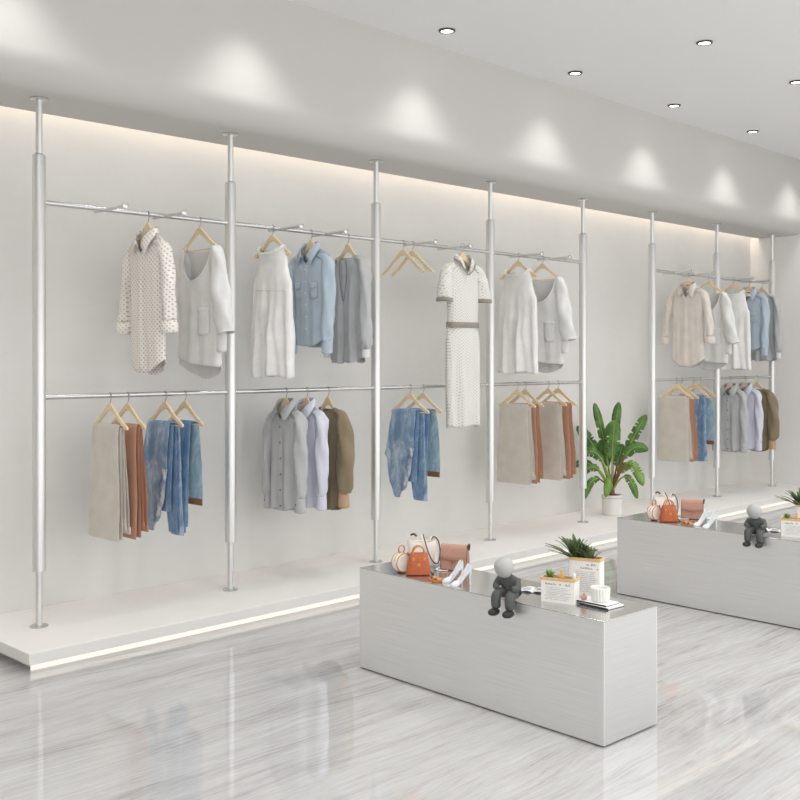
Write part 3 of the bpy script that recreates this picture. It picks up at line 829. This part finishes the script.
def banana_plant():
    ox, oy = 7.80, 5.16
    t = thing('potted_plant', (ox, oy, PZ), 0, 'tall broad-leaved green plant in a white pot between the two racks', 'potted plant')
    m = MB(); m.lathe([(.080, .0), (.083, .004), (.086, .02), (.0885, .165), (.090, .172), (.090, .178), (.082, .178), (.080, .15)], (0,0,0), 40); p = m.build('pot', M['pot'], t)
    m = MB(); m.lathe([(.0886, .148), (.0900, .149), (.0900, .154), (.0888, .155)], (0,0,0), 40); m.build('pot_band', M['potband'], p)
    m = MB(); m.lathe([(.0805, .155), (.0805, .168), (.05, .176), (.01, .181)], (0,0,0), 30); m.build('soil', M['soil'], t)
    m = MB(); m.tube([(0, 0, .16), (.003, 0, .24), (-.002, .002, .34)], [.026, .022, .015], 12); m.build('trunk', M['stem'], t)
    rx, ry = .553, -.834          # picture-right in plan
    fx, fy = -.834, -.553         # towards the viewer
    def L(h, d, z): return (h*rx+d*fx, h*ry+d*fy, z)
    # (tip side, tip depth, tip z) (bend side, depth, z) width material notches start
    spec = [(-.15, .06, .985, -.05, .02, .66, .038, 'leaf', 2, .44), (.060, .05, .995, .01, .03, .64, .043, 'leaf', 0, .50),
            (.022, .13, .84, .0, .10, .60, .078, 'leaf', 4, .38), (.295, .05, .885, .13, .04, .62, .048, 'leaf', 4, .45),
            (-.305, -.01, .775, -.10, .03, .62, .052, 'leaf', 4, .42), (.31, .05, .575, .12, .09, .72, .050, 'leaf', 3, .36),
            (-.26, .10, .535, -.08, .10, .66, .045, 'leaf', 3, .38), (.265, .11, .275, .16, .12, .66, .048, 'leaf2', 4, .44),
            (-.26, .09, .345, -.13, .10, .56, .036, 'leaf', 2, .42), (-.235, .15, .145, -.16, .17, .47, .035, 'leaf', 2, .34),
            (.215, .14, .165, .14, .16, .50, .035, 'leaf', 2, .38), (-.05, .19, .18, .0, .18, .42, .042, 'leaf2', 2, .2),
            (-.33, .0, .42, -.16, .02, .55, .035, 'leaf', 2, .5), (.10, -.03, .62, .05, .0, .52, .055, 'leaf', 3, .4),
            (-.10, .0, .66, -.03, .0, .5, .05, 'leaf', 2, .42), (.16, .03, .44, .06, .03, .44, .042, 'leaf2', 1, .4)]
    for i, (a, d, z, b, e, bz, w, mt, nt, st) in enumerate(spec):
        leaf(t, L(b*.08, e*.05, .20+.012*(i % 4)), L(a, d, z), L(b, e, bz), w, M[mt], nt, 100+i, st)
    return t
banana_plant()

# ---------------------------------------------------------------- counters and the goods on them
CX0, CX1, CY0, CY1, CZ = 3.352, 3.714, 2.243, 3.651, .48
def counter(dx, label):
    t = thing('display_counter', (3.336+dx, 2.243, 0), math.radians(-1.67), label, 'display counter')
    w, l = CX1-CX0, CY1-CY0
    m = MB(); m.box(.02, w-.02, .02, l-.02, 0, .006); m.build('plinth', M['black'], t, smooth=False)
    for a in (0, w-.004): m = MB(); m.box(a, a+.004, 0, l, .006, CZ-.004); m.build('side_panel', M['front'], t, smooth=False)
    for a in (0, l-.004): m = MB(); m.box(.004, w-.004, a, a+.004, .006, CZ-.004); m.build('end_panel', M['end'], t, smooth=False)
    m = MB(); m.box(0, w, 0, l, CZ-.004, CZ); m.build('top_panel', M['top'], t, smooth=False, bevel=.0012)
    return t
counter(0, 'nearer brushed steel display counter with bags, shoes and boxes')
counter(2.20, 'farther brushed steel display counter at the right edge of the picture')
T = CZ
OFF = 2.205
def both(o, label2):
    l = o.location
    return copy_tree(o, (l.x+OFF, l.y, l.z), None, label2)

def arch(w, h, n=16, z0=0): return [(-w*math.cos(PI*i/n), 0, z0+h*math.sin(PI*i/n)) for i in range(n+1)]
# things face the camera roughly along (-x,-y): RF turns local -y towards it
RF = math.radians(-45)

def round_bag():
    t = thing('round_handbag', (3.435, 3.425, T), RF+math.radians(38), 'round cream handbag with tan trim at the far end of the nearer counter', 'handbag')
    R_ = .044; zc = R_+.004
    m = MB(); m.lathe([(.012, -.022), (R_*.86, -.023), (R_*.97, -.019), (R_, -.010), (R_, .010), (R_*.97, .019), (R_*.86, .023), (.012, .022)], (0, 0, zc), 40, 'y'); m.build('body', M['creamle'], t)
    for y in (-.020, .020):
        m = MB(); m.tube([(R_*.97*math.cos(a), y, zc+R_*.97*math.sin(a)) for a in [2*PI*i/40 for i in range(41)]], .0028, 8, False); m.build('trim_ring', M['tanle'], t)
    m = MB(); m.tube([(R_*1.0*math.cos(a), 0, zc+R_*1.0*math.sin(a)) for a in [PI*.05+PI*.9*i/30 for i in range(31)]], .002, 6); m.build('zip', M['gold'], t)
    m = MB(); m.tube([(.0175*math.cos(a), 0, zc+R_+.016+.018*math.sin(a)) for a in [-PI/2+2*PI*i/28 for i in range(29)]], .0042, 8, False, .6); m.build('handle', M['tanle'], t)
    m = MB(); m.tube(catmull([(.016, -.026, zc+R_+.004), (.024, -.03, zc+.02), (.028, -.031, zc-.005), (.027, -.029, zc-.025)], 12), .004, 8, True, .5); s_ = m.build('hanging_strap', M['orange'], t)
    m = MB(); m.box(-.016, .016, -.012, .012, 0, .006); m.build('foot', M['brownle'], t, bevel=.002)
    return t
both(round_bag(), 'round cream handbag with tan trim at the far end of the farther counter')

def tote():
    t = thing('leather_tote', (3.455, 3.335, T), RF+math.radians(6), 'small orange-tan leather tote with arched handles on the nearer counter', 'handbag')
    def sec(hw, hd, z, sag=0): return [(hw*math.copysign(abs(math.cos(a))**.45, math.cos(a)), hd*math.copysign(abs(math.sin(a))**.6, math.sin(a)), z) for a in [2*PI*j/36 for j in range(36)]]
    m = MB(); m.loft([sec(.050, .026, .002), sec(.0565, .031, .006), sec(.0545, .030, .03), sec(.048, .025, .065), sec(.041, .018, .098), sec(.040, .015, .1), sec(.037, .012, .096)], True, True); m.build('body', M['orange'], t, angle=50)
    for s_ in (-1, 1):
        m = MB(); m.tube([(x, s_*.014-.0, z) for x, _, z in [(-.027, 0, .072)]+arch(.027, .034, 18, .098)+[(.027, 0, .072)]], .0036, 8); m.build('handle', M['tanle'], t)
        m = MB(); m.box(-.031, -.021, s_*.0215-.002, s_*.0215+.002, .06, .082); m.box(.021, .031, s_*.0215-.002, s_*.0215+.002, .06, .082); m.build('handle_tab', M['tanle'], t, bevel=.001)
    m = MB(); m.tube(catmull([(.045, -.012, .03), (.062, -.014, .006), (.072, -.004, .004), (.066, .012, .004)], 12), .003, 8); m.build('loose_strap', M['brownle'], t)
    for sx in (-1, 1):
        m = MB(); m.tube([(sx*.050, -.0, .01), (sx*.044, 0, .07), (sx*.0395, 0, .098)], .0032, 8); m.build('side_piping', M['brownle'], t)
    m = MB(); m.lathe([(.004, -.0305), (.007, -.030), (.007, -.026)], (0, 0, .05), 16, 'y'); m.build('clasp', M['gold'], t)
    return t
both(tote(), 'small orange-tan leather tote on the farther counter')

def white_bag():
    t = thing('bucket_bag', (3.612, 3.463, T), RF+math.radians(4), 'white brown-edged bucket bag behind the orange tote on the nearer counter', 'handbag')
    def sec(hw, hd, z, dip=0): return [(hw*math.copysign(abs(math.cos(a))**.55, math.cos(a)), hd*math.copysign(abs(math.sin(a))**.7, math.sin(a)), z+dip*abs(math.cos(a))**2) for a in [2*PI*j/40 for j in range(40)]]
    m = MB(); m.loft([sec(.050, .026, .001), sec(.056, .030, .006), sec(.066, .032, .05), sec(.070, .028, .10, .006), sec(.068, .023, .118, .012), sec(.064, .019, .116, .012), sec(.05, .016, .04)], True, True); m.build('body', M['creamle'], t, angle=60)
    # broad strap falling over the front, edged dark brown
    pts = catmull([(.000, .0, .150), (.008, -.032, .118), (.026, -.040, .06), (.052, -.038, .018), (.074, -.022, .022), (.082, -.008, .07), (.074, .0, .118), (.052, -.006, .140), (.040, -.016, .128)], 44)
    m = MB(); m.tube(pts, .0062, 8, True, .35, (0, 1, .05)); s_ = m.build('shoulder_strap', M['creamle'], t)
    m = MB(); m.tube([p+Vector((.005, -.003, .002)) for p in pts], .0028, 8); m.build('strap_edge', M['brownle'], s_)
    pts = [(-.042+.020*-math.cos(PI*i/14), -.002, .122+.03*math.sin(PI*i/14)) for i in range(15)]
    m = MB(); m.tube(pts, .0055, 8, True, .5); m.build('handle', M['creamle'], t)
    m = MB(); m.tube([(x, y-.004, z+.003) for x, y, z in pts[4:12]], .0048, 8); m.build('handle_grip', M['brownle'], t)
    return t
both(white_bag(), 'white brown-edged bucket bag behind the orange tote on the farther counter')

def satchel():
    t = thing('flap_satchel', (3.652, 3.287, T), RF-math.radians(22), 'dusty pink flap satchel with brass clasp on the nearer counter', 'handbag')
    m = MB(); m.prism([(-.026, .002), (.028, .002), (.026, .06), (.012, .116), (-.010, .116), (-.023, .06)], -.062, .062, 'yz')
    m.build('body', M['pink'], t, bevel=.004, angle=35)
    for a in (.0622, -.0665): m = MB(); m.prism([(-.023, .004), (.025, .004), (.022, .06), (.009, .110), (-.008, .110), (-.020, .06)], a, a+.0043, 'yz'); m.build('side_gusset', M['pinkdk'], t, bevel=.001)
    vs = []; nx = 24; prof = [(.014, .112), (.008, .1195), (-.004, .1205), (-.0135, .116), (-.019, .098), (-.0245, .075), (-.0275, .058)]
    rows = []
    for i in range(nx+1):
        a = -1+2*i/nx; low = .012*(1-abs(a)**1.5)
        rows.append([(a*.0635, y, z-(low*max(0, (k-3)/3))) for k, (y, z) in enumerate(prof)])
    m = MB(); m.loft(rows, closed=False); fl = m.build('flap', M['pink'], t, solid=.003, angle=180)
    m = MB(); m.lathe([(.003, -.034), (.006, -.0335), (.006, -.027)], (0, 0, .040), 16, 'y'); m.build('clasp', M['gold'], t)
    m = MB(); m.tube(catmull([(.066, .004, .098), (.070, -.010, .116), (.071, -.004, .126), (.071, .010, .120), (.068, .012, .095)], 18), .0035, 8); m.build('strap_loop', M['brownle'], t)
    m = MB(); m.tube(catmull([(-.062, -.012, .012), (-.078, -.030, .006), (-.066, -.050, .004), (-.038, -.052, .004), (-.018, -.044, .004)], 20), .0042, 8, True, .5, (0, 0, 1)); m.build('loose_strap', M['creamle'], t)
    return t
both(satchel(), 'dusty pink flap satchel on the farther counter')

def heel(x, y, rz, label):
    t = thing('high_heel_shoe', (x, y, T), rz, label, 'shoe')
    # local x: toe (-) to heel (+)
    L = .098; H = .058
    def foot(q):   # centre height of sole along the length
        return .0012+H*smooth((q-.26)/.74)**1.05
    m = MB(); rings = []
    for i in range(25):
        q = i/24; w = .0178*interp([(0, .25), (.08, .75), (.25, 1.0), (.5, .84), (.72, .76), (.92, .76), (1, .45)], q)
        hgt = interp([(0, .006), (.12, .016), (.28, .022), (.36, .021), (.55, .022), (.72, .028), (.9, .038), (1, .038)], q)
        z = foot(q); xx = -L/2+L*q-.0*q
        rg = []
        for j in range(14):
            a = -.35+ (PI+.7)*j/13 if False else PI*j/13
            open_ = .38 < q < .99
            yy = w*math.cos(a); zz = z+hgt*max(0, math.sin(a))**.7 if not open_ else z+hgt*(abs(math.cos(a))**1.6)*.95+.003*math.sin(a)
            rg.append((xx, yy, zz))
        rg += [(xx, -w*.8, z), (xx, 0, z-.001), (xx, w*.8, z)]
        rings.append(rg)
    m.loft(rings, True, True); m.build('upper', M['shoe'], t, angle=60)
    m = MB(); rings = []
    for i in range(21):
        q = i/20; w = .0165*interp([(0, .25), (.08, .75), (.25, 1.0), (.5, .75), (.72, .7), (1, .5)], q); z = foot(q); xx = -L/2+L*q
        rings.append([(xx, w, z+.0005), (xx, w, z-.0014), (xx, -w, z-.0014), (xx, -w, z+.0005)])
    m.loft(rings, True, True); m.build('sole', M['shoein'], t)
    m = MB(); m.tube([(L/2-.004, 0, H-.002), (L/2-.006, 0, H*.7), (L/2-.004, 0, H*.3), (L/2-.003, 0, .0)], [.0078, .005, .0034, .0036], 12); m.build('stiletto_heel', M['shoe'], t)
    return t
def dirrot(dx, dy): return math.atan2(dy, dx)
SR = dirrot(.62, -.32)
both(heel(3.452, 3.120, SR, 'silver-white high-heeled shoe nearer the sandals on the nearer counter'), 'silver-white high-heeled shoe nearer the sandals on the farther counter')
both(heel(3.420, 3.044, SR, 'silver-white high-heeled shoe on the side away from the sandals, nearer counter'), 'silver-white high-heeled shoe on the side away from the sandals, farther counter')

def sandal(x, y, rz, label):
    t = thing('flat_sandal', (x, y, T), rz, label, 'shoe')
    out = [(-.046, 0), (-.044, -.010), (-.030, -.0155), (-.008, -.0125), (.020, -.0115), (.040, -.0115), (.046, 0), (.040, .0115), (.020, .0115), (-.008, .0125), (-.030, .0155), (-.044, .010)]
    P = catmull([(a, b, 0) for a, b in out+[out[0]]], 48)[:-1]
    m = MB(); m.prism([(p.x, p.y) for p in P], .0006, .006, 'xy'); m.build('sole', M['tanle'], t, bevel=.001, angle=40)
    m = MB(); rings = []
    for k in range(5):
        x0 = -.034+.022*k/4; rings.append([(x0, .0155*math.cos(PI*j/10), .005+.013*math.sin(PI*j/10)) for j in range(11)])
    m.loft(rings, closed=False); m.build('toe_strap', M['creamle'] if False else M['tanle'], t, solid=.002, angle=180)
    m = MB(); m.tube([(.036, .0115*math.cos(PI*j/10)*1.0, .005+.018*math.sin(PI*j/10)) for j in range(11)], .0024, 6); m.build('ankle_strap', M['gold'], t)
    return t
sd = dirrot(.8, -.45)
both(sandal(3.440, 3.190, sd, 'flat tan sandal beside the orange tote on the nearer counter'), 'flat tan sandal beside the orange tote on the farther counter')
both(sandal(3.428, 3.154, sd, 'flat tan sandal next to the silver heels on the nearer counter'), 'flat tan sandal next to the silver heels on the farther counter')

# seated grey sculpture: plain rounded figure, legs over the counter edge
def sculpture():
    X, Y = 3.338, 2.722
    t = thing('seated_sculpture', (X, Y, T+.0045), math.radians(8), 'plain dark grey seated figure sculpture on the edge of the nearer counter', 'sculpture')
    t.scale = (1.1, 1.1, 1.1)
    v = [(.042, 0, .026), (.038, 0, .048), (.022, 0, .074), (.012, 0, .086), (.003, 0, .094)]; r = [.024, .026, .023, .012, .010]
    e = [(0, 1), (1, 2), (2, 3), (3, 4)]
    for s_ in (-1, 1):
        b = len(v)
        v += [(.028, s_*.021, .021), (-.016, s_*.030, .024), (-.022, s_*.030, .006), (-.020, s_*.030, -.036)]; r += [.018, .0155, .0145, .0135]
        e += [(0, b), (b, b+1), (b+1, b+2), (b+2, b+3)]
        b = len(v)
        v += [(.020, s_*.037, .070), (.010, s_*.050, .046), (-.008, s_*.037, .046), (-.015, s_*.032, .046)]; r += [.012, .0115, .010, .009]
        e += [(2, b), (b, b+1), (b+1, b+2), (b+2, b+3)]
    me = bpy.data.meshes.new('body'); me.from_pydata(v, e, []); me.materials.append(M['statmid'])
    o = bpy.data.objects.new('body', me); COL.objects.link(o); o.parent = t
    sk = o.modifiers.new('skin', 'SKIN'); sk.use_smooth_shade = True
    lay = me.skin_vertices[0].data if me.skin_vertices else None
    if lay is None:
        bm = bmesh.new(); bm.from_mesh(me); bm.verts.layers.skin.verify(); bm.to_mesh(me); bm.free(); lay = me.skin_vertices[0].data
    for i, rr in enumerate(r): lay[i].radius = (rr*1.38, rr*1.38); lay[i].use_root = (i == 0)
    q = o.modifiers.new('subdivision', 'SUBSURF'); q.levels = 2; q.render_levels = 2
    # egg head bowed forward
    m = MB(); prof = []
    for i in range(15):
        a = -PI/2+PI*i/14; prof.append((max(.0005, .037*math.cos(a)*(1+.10*math.sin(a))), .040*math.sin(a)))
    m.lathe(prof, (0, 0, 0), 28); h = m.build('head', M['statlt'], t, angle=180); h.location = (-.012, 0, .122); h.rotation_euler = (0, -.5, 0)
    for s_ in (-1, 1):
        m = MB(); rg = []
        for i in range(11):
            a = -PI/2+PI*i/10; c_, s2 = math.cos(a), math.sin(a); 
            rg.append([(-.034+.030*s2, s_*.031+.0195*max(.03, c_)*math.cos(2*PI*j/18), -.044+.0140*max(.03, c_)*math.sin(2*PI*j/18)) for j in range(18)])
        m.loft(rg, True, True); m.build('foot', M['statdk'], t, angle=180)
    m = MB(); rg = []
    for i in range(11):
        a = -PI/2+PI*i/10; c_, s2 = math.cos(a), math.sin(a)
        rg.append([(.034+.028*max(.03, c_)*math.cos(2*PI*j/22), .048*max(.03, c_)*math.sin(2*PI*j/22), .0245+.024*s2) for j in range(22)])
    m.loft(rg, True, True); m.build('hips', M['statdk'], t, angle=180)
    return t
both(sculpture(), 'plain dark grey seated figure sculpture on the edge of the farther counter')

# printed boxes
def scribble(m, x0, x1, z, h, seed, y, dens=1.0):
    """letter-like strokes too small to read"""
    rnd = random.Random(seed); x = x0
    while x < x1:
        w = h*rnd.uniform(.35, .7)
        if rnd.random() < .16: x += h*.6; continue
        k = rnd.choice((0, 1, 2)); th = h*.16
        m.box(x, x+th, y-.0004, y, z, z+h*(.62 if k else 1.0))
        if k: m.box(x, x+w, y-.0004, y, z+(.0 if k == 2 else h*.5), z+(.0 if k == 2 else h*.5)+th)
        if k != 2: m.box(x+w-th, x+w, y-.0004, y, z+(-.25*h if rnd.random() < .2 else 0), z+h*.6)
        x += w+h*.18
def card_box(t, w, d, h, rim):
    th = .002
    m = MB(); m.box(-w/2, w/2, -d/2, -d/2+th, 0, h); m.box(-w/2, w/2, d/2-th, d/2, 0, h); m.box(-w/2, -w/2+th, -d/2+th, d/2-th, 0, h); m.box(w/2-th, w/2, -d/2+th, d/2-th, 0, h); m.box(-w/2+th, w/2-th, -d/2+th, d/2-th, 0, .002)
    b = m.build('card_body', M['paper'], t, smooth=False)
    m = MB(); e = .003; z0, z1 = h-.004, h+rim
    m.box(-w/2-e, w/2+e, -d/2-e, -d/2+.003, z0, z1); m.box(-w/2-e, w/2+e, d/2-.003, d/2+e, z0, z1); m.box(-w/2-e, -w/2+.003, -d/2+.003, d/2-.003, z0, z1); m.box(w/2-.003, w/2+e, -d/2+.003, d/2-.003, z0, z1)
    m.build('wooden_rim', M['rim'], t, smooth=False, bevel=.0008)
    return b
BR = math.radians(-90+17)
def low_box():
    t = thing('low_storage_box', (3.487, 2.556, T), BR, 'low white printed box with wooden rim holding small tools on the nearer counter', 'box')
    w, d, h = .142, .066, .094
    b = card_box(t, w, d, h, .007)
    m = MB(); scribble(m, -.052, .012, .072, .010, 3, -d/2); scribble(m, .022, .056, .072, .010, 4, -d/2); m.build('headline_print', M['inkdk'], b, smooth=False)
    m = MB()
    for i in range(8):
        a = random.Random(50+i); scribble(m, -.056+a.random()*.014, .03+a.random()*.03, .060-.0068*i, .0036, 60+i, -d/2)
    m.build('body_print', M['ink'], b, smooth=False)
    m = MB(); m.box(-w/2+.006, w/2-.006, -d/2+.006, d/2-.006, .055, .06); m.build('inner_tray', M['rim'], t, smooth=False)
    return t
LB = low_box()
both(LB, 'low white printed box with wooden rim on the farther counter, right edge')
def in_low(lx, ly):
    c, s_ = math.cos(BR), math.sin(BR); return (3.487+c*lx-s_*ly, 2.556+s_*lx+c*ly)
px_, py_ = in_low(.006, 0)
t = thing('wooden_block_stick', (px_, py_, T+.0605), BR, 'upright pale wooden stick standing in the low printed box of the nearer counter', 'stick')
m = MB(); m.box(-.007, .007, -.006, .006, 0, .072); m.build('stick', M['rim'], t, smooth=False, bevel=.001)
m = MB(); m.box(-.014, .014, -.010, .010, 0, .040); m.build('block', M['tanle'], t, smooth=False, bevel=.001)
both(t, 'upright pale wooden stick standing in the low printed box of the farther counter')
px_, py_ = in_low(-.046, 0)
t = thing('small_succulent', (px_, py_, T+.0605), BR, 'small yellow-green succulent in the left end of the low box, nearer counter', 'plant')
m = MB(); m.lathe([(.010, 0), (.013, .002), (.015, .036), (.013, .038)], (0,0,0), 18); m.build('cup', M['brownle'], t)
m = MB()
for i in range(9):
    a = i*2.4; r = .006+.004*(i % 3); m.tube([(0, 0, .034), (r*math.cos(a), r*math.sin(a), .05+.002*(i % 4)), (r*1.7*math.cos(a), r*1.7*math.sin(a), .060+.003*(i % 4))], [.003, .0042, .0006], 6)
m.build('leaves', M['leaf2'], t)
both(t, 'small yellow-green succulent in the left end of the low box, farther counter')
px_, py_ = in_low(.058, .004)
t = thing('glass_bottle', (px_, py_, T+.0605), BR, 'small pale green bottle in the right end of the low box', 'bottle')
m = MB(); m.lathe([(.008, 0), (.0095, .002), (.0095, .040), (.006, .047), (.005, .049)], (0,0,0), 20); m.build('bottle_body', M['glass'], t)
m = MB(); m.lathe([(.0055, .049), (.0055, .058), (.005, .059)], (0,0,0), 16); m.build('cap', M['pages'], t)

def tall_box():
    t = thing('tall_planter_box', (3.672, 2.554, T), BR, 'tall white printed planter box with wooden rim behind the low box on the nearer counter', 'planter')
    w, d, h = .132, .062, .150
    b = card_box(t, w, d, h, .008)
    m = MB(); scribble(m, .008, .054, .128, .010, 13, -d/2); scribble(m, -.018, .030, .113, .010, 14, -d/2); scribble(m, .036, .056, .113, .010, 15, -d/2); m.build('headline_print', M['inkdk'], b, smooth=False)
    m = MB()
    for i in range(11):
        a = random.Random(80+i); scribble(m, -.05+a.random()*.02, .028+a.random()*.03, .099-.0082*i, .004, 90+i, -d/2)
    m.build('body_print', M['ink'], b, smooth=False)
    m = MB(); m.box(-w/2+.004, w/2-.004, -d/2+.004, d/2-.004, h-.016, h-.010); m.build('soil', M['soil'], t, smooth=False)
    return t
TB = tall_box()
both(TB, 'tall white printed planter box on the farther counter, cut by the right edge')
t = thing('spiky_plant', (TB.location.x, TB.location.y, T+.14), BR, 'dark green spiky plant growing from the tall printed box on the nearer counter', 'plant')
rnd = random.Random(5)
for (cx, sp, n_, hh) in ((-.048, .105, 42, .122), (.014, .068, 28, .098)):
    for i in range(n_):
        a = rnd.uniform(0, 2*PI); q = rnd.uniform(.15, 1)**.8; el = hh*(1.05-.62*q)*rnd.uniform(.8, 1.1); ex = sp*q*math.cos(a); ey = sp*q*math.sin(a)*.8
        b0 = Vector((cx+ex*.12, ey*.12, .0)); mid = Vector((cx+ex*.55-.010, ey*.55, el*.82)); tip = Vector((cx+ex*1.2-.028, ey*1.15, el))
        P = [(1-s)**2*b0+2*(1-s)*s*mid+s*s*tip for s in [k/8 for k in range(9)]]
        side = Vector((-math.sin(a), math.cos(a), 0)); rows = []
        for k, p in enumerate(P):
            w = .0095*math.sin(PI*(.12+.88*k/8))**.8 if k < 8 else .0004
            rows.append([p-side*w, p+Vector((0, 0, -.0016)), p+side*w])
        mm = MB(); mm.loft(rows, closed=False); mm.build('leaf', M['grass'], t, solid=.0008, angle=180)
both(t, 'dark green spiky plant on the farther counter, cut by the right edge')

# books and cup
def book(x, y, z, rz, w, l, h, label):
    t = thing('book', (x, y, z), rz, label, 'book')
    m = MB(); m.box(-w/2, w/2, -l/2, l/2, 0, .002); m.box(-w/2, -w/2+.002, -l/2, l/2, .002, h-.001); m.build('black_cover', M['blackc'], t, smooth=False, bevel=.0005)
    m = MB(); m.box(-w/2+.002, w/2-.002, -l/2+.002, l/2-.002, .002, h-.001); m.build('pages', M['pages'], t, smooth=False)
    m = MB(); m.box(-w/2, w/2, -l/2, l/2, h-.001, h); m.build('white_cover', M['pages'], t, smooth=False)
    return t
K = math.radians(-4)
book(3.552, 2.398, T, K, .105, .145, .0085, 'lower of two white books with black edges under the ribbed cup')
book(3.549, 2.416, T+.0085, K+.05, .090, .145, .0075, 'upper of two white books, directly under the ribbed cup')
t = thing('ribbed_cup', (3.548, 2.402, T+.016), 0, 'white ribbed cup on the two books at the near end of the nearer counter', 'cup')
m = MB(); rings = []
for z, r in ((0, .030), (.002, .034), (.010, .036), (.05, .0385), (.056, .0392), (.058, .038), (.054, .0355), (.012, .033), (.010, .005)):
    rings.append([((r*(1+(.05*math.cos(20*a) if .002 < z < .054 and r > .0355 else 0)))*math.cos(a), (r*(1+(.05*math.cos(20*a) if .002 < z < .054 and r > .0355 else 0)))*math.sin(a), z) for a in [2*PI*j/176 for j in range(176)]])
m.loft(rings, True, True); m.build('cup_body', M['pot'], t, angle=180)
m = MB(); m.lathe([(.030, .030), (.033, .0305), (.01, .031)], (0,0,0), 24); m.build('drink', M['leather'], t)
t = thing('wooden_trinket', (3.520, 2.462, T+.016), 0, 'small pinkish-brown trinket on the upper book left of the cup', 'ornament')
m = MB(); m.lathe([(.006, 0), (.011, .003), (.013, .010), (.009, .017), (.003, .020)], (0,0,0), 20); m.build('knob', M['pink'], t)
m = MB(); m.lathe([(.003, .020), (.0045, .022), (.003, .026)], (0,0,0), 12); m.build('tip', M['tanle'], t)

def magazine():
    t = thing('open_magazine', (3.560, 2.745, T), BR+.15, 'open white magazine lying behind the seated sculpture on the nearer counter', 'magazine')
    for s_ in (-1, 1):
        m = MB(); rows = []
        for i in range(13):
            q = i/12; rows.append([(s_*.062*q, -.042, .0015+.012*math.sin(PI*min(1, q*1.05))**.8*(1-q*.6)), (s_*.062*q, .042, .0015+.012*math.sin(PI*min(1, q*1.05))**.8*(1-q*.6))])
        m.loft(rows, closed=False); p = m.build('page_block', M['pages'], t, solid=.003, angle=180)
        m = MB(); rows = []
        for i in range(9):
            q = .2+.6*i/8; z = .0035+.012*math.sin(PI*min(1, q*1.05))**.8*(1-q*.6); rows.append([(s_*.062*q, -.028, z), (s_*.062*q, .010, z)])
        m.loft(rows, closed=False); m.build('printed_picture', M['blue'] if s_ < 0 else M['ink'], p, solid=.0004, angle=180)
    return t
both(magazine(), 'open white magazine behind the seated sculpture on the farther counter')

# ---------------------------------------------------------------- ceiling downlights
def downlight(x, y, label):
    t = thing('recessed_downlight', (x, y, CEIL), 0, label, 'ceiling light')
    m = MB(); m.loft([[(q*math.cos(2*PI*k/32), q*math.sin(2*PI*k/32), h) for k in range(32)] for q, h in ((.040, -.001), (.054, -.001), (.054, -.007), (.049, -.012), (.041, -.012), (.040, -.001))]); m.build('trim_ring', M['darkring'], t)
    m = MB(); m.lathe([(.0395, -.001), (.0395, -.005), (.02, -.0055)], (0,0,0), 28); m.build('lamp_lens', M['lamp'], t)
DX = [4.97+1.41*k for k in range(-4, 5)]
vis = {(4.97, 4.54): 'nearest of the row of ceiling downlights along the bulkhead, top centre',
       (6.38, 4.54): 'second downlight of the row along the bulkhead, above the fifth pole',
       (7.79, 4.54): 'third downlight of the row along the bulkhead',
       (9.20, 4.54): 'fourth and smallest downlight of the row along the bulkhead',
       (6.38, 3.49): 'downlight of the second row, farther from the bulkhead, top right',
       (7.79, 3.49): 'downlight of the second row cut by the right edge of the picture'}
SPOT_ROW = 25; SPOT_IN = 30
for x in DX:
    for y in (4.54, 3.49, 2.44, 1.39, .34, -.71):
        for (a, b), lb in vis.items():
            if abs(a-x) < .02 and b == y: downlight(x, y, lb)
        la = bpy.data.lights.new('downlight_beam', 'SPOT'); la.energy = SPOT_ROW if y == 4.54 else SPOT_IN
        la.spot_size = math.radians(103 if y == 4.54 else 118); la.spot_blend = .75 if y == 4.54 else 1.0; la.shadow_soft_size = .12; la.color = (1, .99, .975)
        o = bpy.data.objects.new('downlight_beam', la); COL.objects.link(o); o.location = (x, y, CEIL-.03)

# repeats share a group
PH = {'wooden_hanger': 'wooden hangers on the rails', 'folded_trousers': 'folded trousers on the lower rails', 'folded_jeans': 'folded jeans on the lower rails',
      'button_shirt': 'buttoned shirts on the lower rails', 'knit_blouse': 'olive blouses on the lower rails', 'sleeveless_dress': 'white sleeveless dresses',
      'scoop_neck_top': 'scoop-neck tops', 'denim_shirt': 'pale blue pocket shirts', 'slit_neck_blouse': 'grey slit-neck blouses', 'display_counter': 'display counters',
      'clothes_rack': 'clothes racks', 'recessed_downlight': 'recessed ceiling downlights', 'book': 'stacked books', 'high_heel_shoe': 'high-heeled shoes', 'flat_sandal': 'flat sandals'}
cnt = {}
for o in bpy.data.objects:
    if o.get('label') and not o.parent: cnt.setdefault(o.name.split('.')[0], []).append(o)
for k_, l_ in cnt.items():
    if len(l_) > 1:
        for o in l_: o['group'] = PH.get(k_, k_.replace('_', ' ')+'s on the counters')

# daylight: even white world light added to brighten the room through its open side
w = bpy.data.worlds.new('ambient_fill'); bpy.context.scene.world = w; w.use_nodes = True
bg = w.node_tree.nodes['Background']; bg.inputs['Color'].default_value = (1, .997, .99, 1); bg.inputs['Strength'].default_value = 1.7

vs = bpy.context.scene.view_settings
vs.view_transform = 'Standard'; vs.look = 'None'; vs.gamma = 1; vs.use_curve_mapping = False; vs.exposure = 0.18
